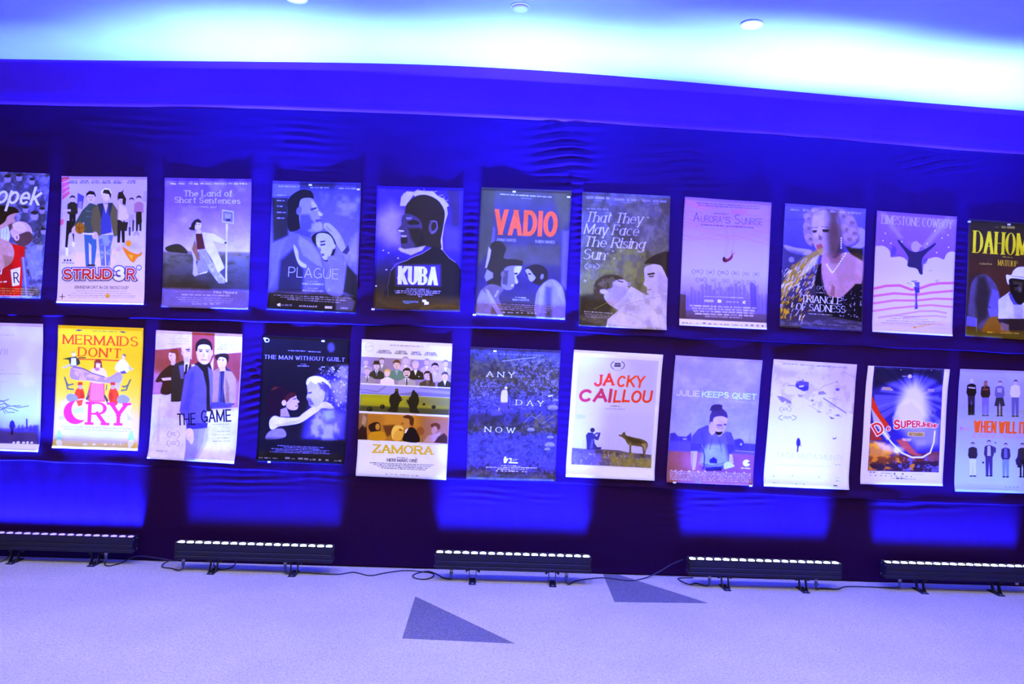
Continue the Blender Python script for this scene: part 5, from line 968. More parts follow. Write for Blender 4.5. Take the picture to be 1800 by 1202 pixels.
def art_zamora():
    a = Art([(75, 50), (795, 85), (747, 1167), (30, 1133)], 'd6d0f6', 16)
    a.P('8c76b8', '70,190 790,228 780,435 62,400', 2); a.N('c8b0e4', '70,190 790,228 780,435 62,400', f=(9, 5), lo=.45, hi=.6, a=.7)
    def bust(x, y, r, suit, skin='d0aed4', hair='4a3a5c', hat=None, shirt='dcd4f4', tie=None):
        a.P(suit, [(x - r * 2.1, y + r * 3.6), (x - r * 1.9, y + r * 1.9), (x - r * .6, y + r * 1.2), (x + r * .6, y + r * 1.2), (x + r * 1.9, y + r * 1.9), (x + r * 2.1, y + r * 3.6)], 3); a.P(shirt, [(x - r * .5, y + r * 1.15), (x + r * .5, y + r * 1.15), (x, y + r * 2.6)], 2)
        if tie: a.L(tie, r * .3, [(x, y + r * 1.4), (x, y + r * 2.6)], 2)
        a.head(skin, hair, x, y, r)
        if hat: a.P(hat, [(x - r * 1.3, y - r * .3), (x - r * .8, y - r * .5), (x - r * .7, y - r * 1.3), (x + r * .7, y - r * 1.3), (x + r * .8, y - r * .5), (x + r * 1.3, y - r * .3)], 2)
    bust(105, 235, 24, 'a494d4', 'c0a4d0', '8c7cb0'); bust(232, 225, 24, '8474a8', 'c8aed0', '6a5a8c'); bust(420, 222, 30, 'c0a4dc', 'c8b0dc', 'a890c8'); bust(590, 235, 26, 'b8a0d4', 'c4acd8', '9c88bc'); bust(740, 245, 26, 'b09cd0', 'c8b0d4', '8070a4')
    bust(190, 262, 30, '34305c', hat='34264c', tie='6c64a8'); bust(350, 255, 34, '5c7894', 'd8b4cc', '5c3448', shirt='8c9cbc'); bust(500, 258, 32, '2c2448', 'd0b0d0', 'bca8c8'); bust(655, 275, 32, 'b4a0dc', 'c8a8cc', '241a38', shirt='c8b8e8')
    bust(115, 308, 30, '9480a8', 'c8a4c4', 'a08ca8', tie='4a4478'); bust(275, 322, 28, 'dcc8ec', 'd8b8d0', 'd0a884', shirt='e4d8f4'); bust(430, 320, 36, 'a494bc', 'd4b0cc', '30223c', tie='3c3460'); bust(595, 340, 32, '4a3858', 'd0a8c8', '3a2440', shirt='6c5478'); bust(735, 345, 30, '2e2a50', 'd4b0cc', '4a3c5c')
    a.P('3c2440', '610,330 630,320 640,390 620,410', 5); a.L('2c1e38', 4, '418,340 442,342', 2); a.P('e0dcf8', '520,345 534,348 528,356', 1.5)
    a.P('d6d0f6', '62,400 782,436 780,446 62,412', 1.5)
    a.P('7068c8', '62,412 778,448 776,515 60,488', 2); a.P('a89cf0', '62,412 400,430 600,450 776,470 776,490 500,470 300,490 60,470', 14, .6); a.L('5448a0', 8, '60,450 200,470 260,430', 8, .6); a.L('c8c0f4', 3, '60,486 776,522', 2)
    a.P('8c8450', '60,488 776,520 768,655 52,622', 3); a.P('6c6878', '450,510 776,520 770,600 420,570', 60, .7); a.P('3c3858', '55,580 770,610 768,660 52,628', 20, .9); a.P('a8a040', '70,500 300,510 290,570 80,560', 50, .6)
    a.P('231c30', '330,480 345,448 362,460 366,490 392,520 400,530 372,560 360,605 350,635 275,625 300,590 290,540 300,500', 4, sm=1); a.P('231c30', '470,475 485,455 502,475 520,495 528,550 512,600 530,640 460,635 450,590 428,540 445,525 465,500', 4, sm=1); a.P('8c7090', '385,518 402,525 388,535', 4); a.P('8c7090', '432,535 446,525 444,540', 4); a.E('4c3848', 350, 456, 14, 12, 0, 4)
    for x, y, r in ((135, 608, 22), (236, 590, 20), (567, 570, 11), (645, 592, 17)): a.E('1c1830', x, y, r, r * .9, 0, 3); a.E('5c5478', x - r * .2, y - r * .3, r * .4, r * .3, 0, 3, .6)
    a.P('d6d0f6', '52,624 768,658 766,674 50,640', 1.5)
    a.P('a06458', '50,640 766,674 757,884 42,850', 2); a.P('bc7c5c', '250,650 500,660 520,740 250,740', 60, .8); a.P('8c5c84', '560,680 762,690 755,884 540,870', 60, .7)
    a.P('7c5470', '50,640 120,645 110,850 42,848', 8); a.P('2c1430', '42,780 85,730 110,760 115,852 42,850', 10); a.P('c8a8c0', '85,650 110,680 95,760 70,720', 14, .5)
    a.P('2c1424', '130,735 180,712 215,725 215,780 150,790 128,765', 6, sm=1); a.E('b07868', 198, 750, 18, 26, 0, 5); a.P('b87c48', '130,850 140,800 200,785 270,800 270,840 220,860', 8, sm=1); a.P('4a2028', '240,740 330,735 350,790 270,830', 20, .8)
    a.E('b47468', 425, 712, 38, 50, 10, 5); a.P('4a2430', '400,670 440,655 485,680 480,740 455,730 450,690 415,680', 5, sm=1); a.E('8c5450', 395, 725, 12, 8, 0, 4); a.P('1a1028', '440,765 480,755 520,800 528,872 410,865 400,830', 6, sm=1); a.P('e0cce0', '420,770 445,760 425,800 412,800', 3)
    a.E('d0966c', 355, 805, 50, 60, 0, 6); a.P('e0b080', '310,790 330,745 385,742 410,775 370,765 330,800 320,855', 6, sm=1); a.E('8c4c40', 380, 775, 14, 8, 20, 4)
    a.E('7c4050', 540, 785, 30, 34, 0, 10, .8); a.P('5a2c4c', '620,735 660,718 695,735 690,770 640,760', 6, sm=1); a.E('a87890', 650, 775, 22, 32, 20, 6); a.P('b08cb4', '560,870 600,820 680,800 700,790 690,850 640,875', 12, .8); a.P('3c2050', '680,830 730,800 755,830 755,884 650,875', 10)
    kw = dict(w=.25, hc=.62, serif=1.6, sp=.16)
    a.T('ZAMORA', 'c8a05c', 155, 957, 640, 974, 68, **kw)
    a.M(350, 998, 438, 1002, 8, '5c4c80', .7); a.T('NERI MARCORE', '2c2450', 273, 1024, 516, 1032, 24, w=.24, hc=.7, serif=1.3, sp=.24); a.L('2c2450', 3, '502,996 509,1002', 1.5)
    kw = dict(w=.24, serif=1.2, sp=.26, hc=.8)
    for t1, t2, x0, x1, y in (('ALBERTO', 'PARADOSSI', 195, 308, 148), ('NERI', 'MARCORE', 335, 436, 154), ('MARTI', 'GALVANI', 462, 545, 160), ('GIOVANNI', 'STORTI', 570, 670, 166)): a.T(t1, '4a3a70', x0 + 10, y, x1 - 10, y + 4, 13, **kw); a.T(t2, '4a3a70', x0, y + 14, x1, y + 20, 13, **kw)
    a.M(300, 102, 565, 114, 8, '7c70a0', .8); a.E('b0a8d8', 135, 113, 36, 36, 0, 2, .6); a.E('d6d0f6', 135, 113, 31, 31, 0, 2); a.M(105, 118, 160, 108, 9, 'a8a0d0', .8)
    for i in range(4): a.M(138 + i * 30, 1036 + i * 13, 648 - i * 22, 1056 + i * 12, 7, '3a3060', .8, i)
    for i, x in enumerate((265, 300, 340, 380, 400, 430, 470, 505)): a.M(x, 1122 + i * 2, x + 22, 1123 + i * 2, 7, '5c5080', .7, i)
    return a
def art_any():
    a = Art([(77, 65), (795, 95), (752, 1132), (43, 1115)], '42369c', 17)
    a.grad([(0, '4a40c0'), (.1, '40347c'), (.3, '483c60'), (.42, '4638b8'), (.55, '40309c'), (.62, '40344c'), (.68, '4434c0'), (.9, '4836c8'), (1, '4c3c50')])
    a.P('2a2248', '43,65 795,65 752,1132 43,1132', 4, .45)
    for sd, col, reg, f, lo, hi, al in ((1, '8474f0', '43,330 790,330 770,560 43,600', (60, 90), .5, .62, .6), (2, '7262e6', '43,680 770,680 752,1110 43,1100', (50, 80), .48, .64, .45),
            (3, '6a5858', '80,130 790,130 780,400 70,330', (36, 44), .46, .62, .7), (4, '181230', '43,65 795,65 752,1132 43,1132', (24, 34), .52, .66, .7), (5, 'a094f8', '400,150 790,180 780,560 420,300', (60, 80), .56, .64, .6),
            (6, '221a40', '70,600 500,600 500,720 60,720', (10, 14), .4, .6, .8), (7, '6a5a50', '500,600 770,600 770,720 500,720', (20, 40), .45, .6, .8), (8, '30263c', '80,350 200,350 190,520 70,520', (30, 40), .45, .6, .6),
            (9, '5c4a4c', '43,1030 250,1060 240,1120 43,1110', (8, 16), .35, .6, .9), (10, '5c4a4c', '560,1090 752,1080 750,1132 560,1125', (8, 16), .35, .6, .9), (11, '9488f4', '70,330 300,330 300,480 70,480', (60, 80), .55, .63, .7)):
        a.N(col, reg, f=f, lo=lo, hi=hi, a=al * .55, seed=sd, b=40)
    for x, y, rx in ((735, 555, 42), (755, 495, 24), (715, 790, 26), (710, 850, 40), (690, 885, 24), (560, 730, 30)): a.E('8474f0', x, y, rx, rx * .55, 0, 8, .8); a.E('2a1e60', x, y + rx * .5, rx, rx * .3, 0, 8, .5)
    a.L('a89cf0', 4, '330,182 440,168 600,150', 3, .8); a.L('8a7cc0', 5, '510,670 560,620 600,640 650,590', 4, .6); a.L('8a7cc0', 5, '640,690 740,620', 4, .5); a.P('d8d0ff', '695,460 735,452 732,460 700,468', 2)
    a.P('b8a0e4', '325,430 345,412 372,420 375,480 370,512 322,512', 5, sm=1); a.E('c0a8ec', 362, 396, 12, 12, 0, 3); a.P('4a3478', '322,512 372,512 380,590 360,595 345,540 320,590 305,590', 8, .8); a.P('d0c4ff', '303,560 312,555 306,580 300,580', 2); a.P('5c48c8', '250,580 310,560 330,610 250,620', 30, .6)
    kw = dict(w=.12, hc=.4, serif=1, sp=1.55); a.T('ANY', 'cfc6ff', 206, 306, 428, 316, 44, **kw); a.T('DAY', 'cfc6ff', 440, 534, 658, 544, 44, **kw); a.T('NOW', 'cfc6ff', 190, 748, 432, 758, 44, **kw)
    a.T('A FILM BY HAMY RAMEZAN', '8c7ce8', 222, 126, 660, 142, 13, w=.14, sp=1.6)
    a.P('e8e4ff', '350,945 362,940 362,958 372,955 380,966 372,975 362,994 344,994 342,965', 2); a.P('dcd6ff', '384,955 408,956 402,985 394,985 398,964 384,963', 1.5); a.M(412, 966, 462, 968, 5, 'c8c0ff', .9); a.M(405, 976, 450, 978, 5, 'c8c0ff', .9, 2); a.P('dcd6ff', '382,984 458,987 456,998 382,995', 1.5, .9)
    for i, (x0, x1) in enumerate(((322, 480), (200, 605), (290, 535), (380, 450))): a.M(x0, 1016 + i * 13, x1, 1022 + i * 13, 8, 'c8bfff', .9, i)
    for i, x in enumerate((280, 320, 350, 378, 405, 440, 485, 510)): a.M(x, 1056 + i, x + 20, 1057 + i, 9, 'd4ccff', .8, i)
    return a
def art_jacky():
    a = Art([(110, 67), (833, 107), (760, 1127), (40, 1095)], 'd6cef8', 18)
    a.P('b8acf2', '150,118 797,160 735,1028 88,998', 3); a.P('c2b8f6', '150,118 500,140 380,700 110,860', 150, .8); a.P('a294ea', '560,140 797,160 780,500 600,400', 130, .5); a.P('aca0ee', '340,560 770,600 750,930 330,880', 130, .5); a.P('9ca4e8', '130,592 200,600 210,625 132,632', 12, .6)
    rr = random.Random(5)
    for i in range(34):
        x = 110 + i * 19; y = 880 + (x - 100) * .045; h = rr.uniform(30, 120) * (1 if x > 340 else .7); a.L('9c96d8', 5, [(x, y), (x + rr.uniform(-3, 3), y - h)], 8, .45)
    a.P('5a4a90', '95,865 250,880 340,878 470,885 560,905 720,920 740,925 735,1028 88,998', 6); a.N('7c6c70', '340,885 740,920 735,1028 340,1010', f=(24, 22), lo=.4, hi=.6, a=.9); a.N('3c3068', '95,865 740,920 740,950 92,920', f=(20, 30), lo=.45, hi=.6, a=.8, seed=2); a.N('a498d8', '92,900 740,940 735,1028 88,998', f=(50, 60), lo=.6, hi=.68, a=.6, seed=3); a.N('6a5ac0', '90,900 340,910 330,1005 88,998', f=(10, 12), lo=.4, hi=.6, a=.6, seed=4); a.P('8a7a58', '420,950 740,960 735,1028 420,1012', 40, .5)
    # seated photographer and a standing grey dog-like wolf
    a.P('32287c', '208,765 225,742 262,742 290,772 300,775 308,745 325,742 322,770 308,805 285,800 276,790 280,830 300,860 335,860 330,880 215,880 214,820', 4, sm=0); a.E('2c2268', 262, 722, 19, 19, 0, 3); a.L('3a2e84', 12, '265,770 300,745', 3); a.P('6a60c0', '255,790 270,800 262,870 240,870', 10, .6); a.P('40348c', '300,745 326,740 326,758 305,762', 3)
    c1 = '54425c'
    a.P(c1, '520,775 545,768 600,782 660,795 700,815 712,840 705,870 695,890 690,915 680,915 682,890 665,860 620,852 578,850 570,905 560,905 562,850 545,830 525,795', 5, sm=1); a.P(c1, '478,762 500,758 508,745 522,733 532,758 545,772 535,800 515,790 505,780 485,772', 4, sm=0); a.E('2a1e3c', 481, 764, 6, 5, 0, 2); a.P('2c2040', '530,775 640,800 680,830 600,830 550,800', 16, .6); a.P('9c8498', '660,830 700,830 700,880 680,890', 10, .8); a.P('8a7488', '560,815 580,835 575,900 562,900', 8, .7); a.L(c1, 10, '672,860 678,912', 3); a.L(c1, 9, '570,850 572,905', 3)
    a.laurel(466, 194, 112, 62, '2c2448', .95); a.T('ACID', '2c2448', 442, 196, 490, 198, 24, w=.26); a.M(438, 236, 492, 238, 4, '4a4070', .8)
    red, pur = 'd8323c', '9c2c80'
    kw = dict(w=.26, sp=.24, jit=.10, b=4, slant=.12)
    a.T('JA', red, 276, 366, 440, 358, 96, serif=.9, **kw); a.T('CKY', 'd83a38', 460, 368, 680, 374, 96, **kw); a.T('CAI', 'b02c68', 150, 490, 415, 492, 108, **kw); a.T('LLOU', 'd0303c', 432, 492, 742, 500, 106, **kw)
    a.M(405, 528, 486, 532, 7, '5c4c88', .9); a.T('LUCAS DELANGLE', '5c4c90', 362, 553, 524, 558, 12, w=.14, sp=.5)
    a.M(705, 1092, 730, 1094, 6, 'b8b0e0', .7)
    return a
def art_julie():
    a = Art([(105, 45), (838, 87), (755, 1143), (25, 1110)], '8278f4', 19)
    a.grad([(0, '9686f6'), (.25, '8c80f6'), (.5, '8a84f6'), (.62, '948ef8'), (.68, '8c84f4'), (.72, '5c4ad8'), (1, '6a44a0')])
    a.N('a69cf8', '105,45 838,87 800,500 80,500', f=(4, 8), lo=.5, hi=.7, a=.5)
    a.P('3c2eb8', '60,705 100,700 130,730 200,735 240,700 255,860 50,850', 12, sm=0); a.P('4638c4', '600,760 650,752 690,790 785,795 780,860 600,870', 10); a.E('3a2cb4', 648, 790, 38, 40, 0, 6); a.P('9aa0f8', '655,790 672,788 670,808 655,808', 3); a.P('8c80f0', '172,745 205,748 205,762 170,760', 4); a.L('6a5ce4', 3, '140,700 138,850', 3, .7); a.L('6a5ce4', 3, '740,700 735,850', 3, .6)
    a.P('5a4cd4', '58,770 250,770 250,860 50,855', 20, .6); a.P('8a4c84', '52,855 790,890 755,1143 25,1110', 4); a.P('7a4498', '300,880 780,890 760,1100 300,1080', 60, .5); a.L('c0b8fa', 4, '610,852 775,862', 2, .9); a.L('6a3c90', 6, '50,850 240,860', 4, .6); a.P('7c4674', '25,1000 100,960 240,1010 400,1060 25,1110', 20, .5)
    # shouting girl bending forward
    a.P('4c3ec8', '250,730 300,670 380,635 430,690 480,735 540,690 580,700 605,770 612,850 570,880 550,1000 360,1010 330,870 235,850', 8, sm=0); a.P('6a60e8', '390,690 550,700 560,960 380,960', 60, .6); a.P('94a8f6', '380,800 520,800 560,960 440,1000 310,960 330,880', 40, .7); a.P('3a2cb0', '245,790 330,800 320,850 232,850', 14, .7); a.P('3a2cb0', '540,800 610,800 610,850 560,880', 14, .7); a.P('2a1c94', '395,930 430,905 460,925 460,960 400,955', 10); a.P('221878', '360,1000 450,985 500,990 500,1020 370,1020', 10)
    for p in ('330,700 350,800', '540,720 560,800', '420,740 400,840', '480,760 500,860', '330,960 420,980 540,950', '315,990 420,1005 520,980'): a.L('3a30bc', 7, p, 6, .6)
    a.P('ac92e0', '238,855 295,855 290,920 275,1010 250,1020 240,960', 6); a.P('b49ce4', '565,880 590,885 600,950 585,990 560,960', 5); a.P('b8c0f6', '520,960 560,945 600,970 605,985 560,1000 520,1005', 5, sm=1)
    a.L('2a2080', 9, '318,800 345,840 355,900 348,990 335,1010', 4); a.L('8c94f4', 4, '326,805 352,845 362,905', 3, .8); a.L('2a2080', 5, '250,870 248,1010', 4, .4)
    a.P('b898da', '405,600 430,570 520,560 545,590 540,640 500,720 470,730 445,700 420,720 390,680', 6, sm=1); a.P('3a2880', '398,620 400,560 415,520 400,510 420,470 470,460 505,470 505,495 540,530 548,575 500,560 440,570 425,600 412,640', 8, sm=1); a.E('32227c', 455, 490, 46, 28, 0, 6)
    a.P('22144c', '450,690 500,690 500,710 475,722 452,712', 6, sm=1); a.P('d8d0f8', '458,686 498,686 494,693 460,693', 2, .8); a.P('4a2c80', '455,630 505,632 500,645 460,642', 5, .8); a.P('4a2c80', '515,625 540,625 538,640 518,640', 5, .8); a.E('9c78c4', 470, 655, 20, 12, 0, 8, .6); a.P('8c68b8', '500,640 515,665 500,675', 6, .7); a.E('b494d8', 412, 625, 10, 18, 0, 4)
    kw = dict(w=.24, sp=.2); a.T('JULIE', 'b8b0fa', 115, 390, 312, 398, 54, **kw); a.T('KEEPS', 'b4d2fa', 330, 400, 558, 410, 54, **kw); a.T('QUIET', 'b4d2fa', 584, 412, 790, 424, 54, **kw)
    a.M(615, 440, 775, 452, 7, 'a8b0f8', .8)
    a.E('d0dafc', 708, 956, 31, 29, 0, 2); a.P('7446a4', '712,955 745,935 745,968', 3); a.M(662, 1004, 745, 1008, 12, 'c8d4fa', .9)
    for i in range(6): a.M(55, 1028 + i * 13, 742, 1052 + i * 13, 9, 'c0b8f4', .75, i)
    for x in (65, 100, 150, 215, 290, 350, 430, 530, 600, 680): a.M(x, 1020 + x * .03, x + 16, 1021 + x * .03, 10, 'd0ccfc', .8, x)
    a.P('8074e8', '270,1070 310,1080 320,1120 270,1120', 14, .6)
    return a
def art_tata():
    a = Art([(118, 53), (820, 98), (747, 1153), (28, 1122)], 'd8d8f8', 20)
    a.grad([(0, 'cabcf8'), (.1, 'bfaef6'), (.25, 'ccc4f8'), (.4, 'cfccfa'), (.55, 'd6dcfa'), (.7, 'dce4fa'), (.85, 'dcdef6'), (1, 'd6d4f4')])
    a.P('a690e8', '118,100 200,140 330,160 300,200 220,205 120,170', 40, .7); a.P('b8a2f2', '560,80 820,98 800,420 700,480 600,320', 120, .6); a.N('a48ee6', '110,100 815,110 800,560 90,420', f=(12, 20), lo=.55, hi=.7, a=.5)
    a.P('5040b8', '310,255 345,232 420,245 418,300 380,320 308,285', 4); a.P('362894', '310,262 418,282 415,312 380,322 330,300', 8, .8); a.P('c8c0fa', '335,275 380,270 375,285 340,288', 4); a.L('5c4cc0', 6, '245,272 310,275', 3, .8); a.E('5040b8', 370, 228, 8, 5, 0, 3); a.E('5040b8', 320, 240, 6, 5, 0, 3)
    a.P('6a58c8', '150,360 200,365 270,405 275,425 240,420 220,400 200,418 175,395', 6, .8); a.P('7a68d4', '500,325 540,318 570,345 500,350', 8, .9); a.E('5444bc', 662, 306, 18, 12, 0, 5); a.P('8070d8', '325,345 370,350 365,372 335,370', 6, .7); a.L('5c4cb8', 9, '545,380 600,415 660,455 735,503', 4, .8); a.L('8878d8', 5, '590,375 690,395', 4, .6); a.L('7c6cd0', 5, '500,315 540,280 640,245', 5, .6); a.E('7868d0', 655, 242, 8, 6, 0, 3); a.E('6c5cc8', 450, 398, 12, 10, 0, 5, .8); a.P('5c5ab8', '590,530 640,550 610,555', 4); a.E('6c6ac0', 665, 522, 14, 8, 0, 4); a.E('8a80d4', 505, 492, 18, 8, 10, 5, .7); a.E('9488dc', 600, 478, 16, 6, 20, 5, .6)
    a.L('9a88e0', 5, '420,440 480,470 530,500', 5, .6); a.L('a898e8', 5, '710,325 800,205', 8, .3); a.L('8878c8', 5, '700,160 810,205', 6, .6)
    a.P('382890', '318,735 328,715 340,718 350,745 348,775 335,790 330,830 320,832 322,790 315,765', 3, sm=1); a.L('5c4cb0', 4, '345,760 356,785', 2); a.P('5c60b0', '622,712 640,716 655,705 650,722 625,726', 3)
    a.laurel(222, 472, 100, 40, '7c78b0', .8); a.laurel(240, 543, 150, 40, '7c84b0', .8)
    a.T('TATA MUTA MUNTII', '94a4b4', 140, 880, 700, 908, 44, w=.07, sp=.5, a=.75)
    for i, x in enumerate((195, 342, 478, 610)): a.M(x, 96 + i * 9, x + 125, 102 + i * 9, 9, '6c64a0', .8, i)
    a.M(140, 945, 600, 962, 7, 'b0bcc4', .7); a.M(642, 946, 684, 948, 9, '6c9088', .8); a.M(640, 1056, 675, 1058, 5, '8ca0a0', .8); a.M(645, 1084, 670, 1085, 8, '587070', .9); a.P('2c4048', '620,1114 652,1115 652,1124 620,1123', 2)
    for x, y in ((120, 1040), (282, 1036), (505, 1048), (118, 1096), (305, 1104), (370, 1106)): a.E('9cacb4', x, y, 9, 7, 0, 3, .7)
    a.M(160, 1040, 260, 1044, 4, 'c0c8d0', .6); a.M(300, 1044, 480, 1050, 4, 'c0c8d0', .6); a.M(140, 1100, 380, 1108, 4, 'c8d0d8', .6)
    return a
def art_super():
    a = Art([(123, 63), (842, 95), (783, 1123), (58, 1103)], 'd2c4f4', 21)
    a.P('2c20a4', '180,68 795,95 752,1003 130,985', 2)
    c = (545, 330); rr = random.Random(2)
    for i in range(30):
        t = math.radians(i * 12 + rr.uniform(-4, 4)); w = rr.uniform(.04, .10); R = rr.uniform(200, 420)
        a.P('7c74f4', [(c[0], c[1]), (c[0] + R * math.cos(t - w), c[1] + R * .95 * math.sin(t - w)), (c[0] + R * math.cos(t + w), c[1] + R * .95 * math.sin(t + w))], 18, .45)
    a.P('160f58', '180,68 795,95 790,230 640,160 540,140 380,200 180,260', 70, .85); a.P('d2caff', '450,250 560,200 650,300 680,500 600,620 420,560 400,400', 130, .95); a.P('a49cf8', '400,600 770,560 760,760 560,800', 100, .7)
    # a plain bright burst stands where the printed costume figure is
    a.E('d8ccf6', 500, 470, 110, 110, 0, 60, .9); a.P('cabcf0', '400,420 520,380 610,480 640,600 360,620 350,520', 30, .8)
    a.P('c42848', '170,330 240,480 330,600 260,600 165,440', 10); a.P('cabcf0', '160,430 250,560 330,690 300,720 180,560', 14, .8); a.P('b42c50', '155,560 215,640 260,720 150,720', 14, .8)
    a.P('e88c64', '140,740 300,760 380,820 300,870 140,900', 40, .8); a.N('f0a060', '140,720 420,760 400,900 135,930', f=(10, 14), lo=.45, hi=.62, a=.8, b=30); a.P('dcc4f4', '200,740 460,780 440,830 260,800', 50, .7); a.P('6c2848', '140,860 480,850 752,830 752,1003 130,985', 40, .8); a.P('241868', '130,930 752,900 752,1003 130,985', 40, .8); a.N('d87c5c', '140,850 550,850 540,985 135,985', f=(12, 24), lo=.55, hi=.66, a=.8, seed=3); a.N('6a5cc8', '350,860 752,850 752,1003 350,985', f=(16, 30), lo=.5, hi=.62, a=.7, seed=4); a.P('7c3870', '640,820 755,820 752,900 660,900', 30, .7)
    a.P('d0506c', '380,720 450,700 560,830 600,860 500,840', 26, .8); a.L('ece4ff', 14, '250,620 340,740 430,830 520,870 610,870 680,830 712,740 722,640', 5, .95); a.L('c84468', 8, '400,740 470,810 540,845 600,845', 6, .7); a.E('f4ecff', 385, 805, 26, 26, 0, 22)
    a.P('d8b8e8', '430,700 520,705 500,730 440,722', 10, .7); a.P('9c8cdc', '560,720 650,715 640,760 560,760', 20, .6)
    kw = dict(w=.26, sp=.16); red = 'c8284c'
    for g, col in ((8, 'ece4ff'), (0, red)):
        a.T('D', col, 212, 680, 285, 640, 112, grow=g, **kw); a.T('e', col, 296, 638, 330, 636, 56, grow=g * .7, **kw)
        for ch, x0, x1, y, h in (('S', 360, 412, 622, 88), ('U', 422, 462, 614, 70), ('P', 474, 512, 606, 66), ('E', 522, 552, 606, 62), ('R', 560, 592, 604, 58), ('J', 600, 622, 604, 52), ('H', 630, 660, 606, 46), ('E', 668, 688, 606, 42), ('M', 694, 718, 608, 38), ('P', 724, 744, 610, 34)): a.T(ch, col, x0 - 3, y, x1 + 3, y, h, grow=g * .6, w=.36)
    a.P('c09c8c', '482,645 632,648 628,688 480,682', 2); a.T('RETOURNS', '4a2c48', 492, 678, 620, 682, 26, w=.22)
    for q in ('100,40 179,64 129,987 40,987', '796,92 860,92 800,1010 753,1006', '40,986 760,1004 800,1140 40,1140'): a.P('d2c4f4', q, 2)
    a.M(430, 160, 552, 163, 9, '8c7cd8', .8); a.E('c0a8c8', 498, 157, 18, 18, 0, 3)
    a.P('a88ca0', '262,248 330,252 335,262 355,268 350,284 250,275', 2, .9); a.P('a88ca0', '655,264 720,268 712,294 662,290', 2, .7)
    a.P('3c2c8c', '692,490 705,460 720,490 708,482', 3); a.E('f0c8c0', 418, 100, 4, 3, 0, 2); a.E('f0c8c0', 685, 104, 4, 3, 0, 2)
    a.M(142, 1006, 205, 1008, 12, '3a2c70', .9); a.M(245, 1012, 345, 1016, 8, '6c5ca0', .8); a.P('3a2c70', '360,1005 372,1005 370,1026 358,1024', 2, .8); a.E('3a2c70', 437, 1016, 7, 7, 0, 2); a.M(515, 1020, 620, 1022, 5, '9c90c8', .7)
    for i in range(9): a.M(145 + i * 45, 1032 + i * 1.5, 165 + i * 45, 1033 + i * 1.5, 10, '5c4c98', .6, i)
    a.M(335, 1056, 375, 1058, 6, '6c5ca0', .8); a.M(378, 1060, 450, 1062, 12, '2c2060', .9); a.M(455, 1062, 550, 1065, 6, '6c5ca0', .8)
    return a
def art_when():
    a = Art([(128, 87), (833, 112), (785, 1140), (80, 1120)], '9498f0', 22)
    a.grad([(0, '968cf0'), (.28, '9088ee'), (.33, '8c8ab0'), (.42, '9a94d4'), (.5, '9a98f2'), (.75, 'a4b0f6'), (1, 'a8b8f4')])
    a.P('a098d0', '500,110 680,112 680,180 560,200', 50, .6)
    def fig(x, y, h, top, bot, skin='b49ccc', hair='2c1f48', skirt=0, shirt=None):
        r = h * .052; sh = y + h * .13; hip = y + h * .47
        a.P(bot, [(x - h * .10, hip - 4), (x + h * .10, hip - 4), (x + h * (.15 if skirt else .09), y + h * (.7 if skirt else .96)), (x + h * .02, y + h * (.72 if skirt else .96)), (x, hip + h * .12), (x - h * .02, y + h * (.72 if skirt else .96)), (x - h * (.15 if skirt else .09), y + h * (.7 if skirt else .96))], 2.5)
        if skirt:
            for s in (-1, 1): a.L(hair, h * .05, [(x + s * h * .05, y + h * .7), (x + s * h * .045, y + h * .97)], 2)
        a.P(top, [(x - h * .04, sh), (x + h * .04, sh), (x + h * .12, sh + h * .04), (x + h * .14, sh + h * .25), (x + h * .10, hip), (x - h * .10, hip), (x - h * .14, sh + h * .25), (x - h * .12, sh + h * .04)], 2.5)
        if shirt: a.P(shirt, [(x - h * .04, sh + h * .02), (x + h * .04, sh + h * .02), (x + h * .05, hip - h * .04), (x - h * .05, hip - h * .04)], 3)
        for s in (-1, 1): a.E('1c1434', x + s * h * .05, y + h * .98, h * .05, h * .02, 0, 2)
        a.head(skin, hair, x, y + h * .06, r * 1.15)
    fig(230, 172, 308, '1c1438', '2c206c', hair='b09cc8'); a.L('b49ccc', 12, '208,245 258,250', 4); a.P('15102c', '204,390 248,390 244,478 206,478', 6, .8)
    fig(350, 190, 298, '2a1c48', '6c58cc', hair='5a3060'); a.L('9c3c70', 8, '330,262 372,262', 4); a.P('7c6ca8', '330,400 370,400 368,480 332,480', 10, .7); a.P('7c4468', '335,205 345,190 362,195 368,240 355,230 345,250 332,245', 4, .8)
    fig(470, 192, 298, '5c50a0', '2c2660', hair='4a3050', skirt=1); a.P('c0a8d8', '448,250 490,250 485,290 450,285', 8, .6)
    fig(600, 182, 312, 'c8bce8', '5a50a8', hair='2c2048')
    fig(720, 190, 300, '4c4088', '2c2460')
    a.P('8c8aa8', '120,470 700,490 690,520 118,510', 40, .5)
    a.T('WHEN WILL IT', 'e0522c', 250, 626, 690, 638, 104, w=.58, sp=.2); a.T('BE AGAIN LIKE IT NEVER WAS BEFORE', 'c070c0', 240, 668, 800, 680, 34, w=.16, sp=.24)
    a.M(135, 605, 215, 610, 26, 'b880d8', .6); a.E('b060b8', 145, 590, 12, 14, 0, 4, .8)
    fig(243, 710, 290, '2c2064', 'c0c8f6', hair='2c1f54'); fig(380, 692, 306, '3a2c80', '3c2e8c', hair='3c2c60', shirt='a8a8e8'); fig(520, 716, 290, '34287c', '7080d8', hair='30245c', shirt='6058b8'); fig(660, 716, 290, '2c2468', '241a58', hair='221848', skirt=1); fig(760, 712, 290, '5a4cb0', '2c2468')
    a.P('2c2078', '602,860 640,790 650,900 610,900', 8); a.P('3a2c88', '420,740 440,760 436,800 412,790', 5); a.P('3c3090', '425,710 440,705 440,722', 3); a.P('2c2060', '324,870 340,875 336,890 322,885', 3)
    for i, x in enumerate((512, 545, 575, 610)): a.M(x, 1088 + i, x + 16, 1089 + i, 7 + i, '6c7cc8', .8, i)
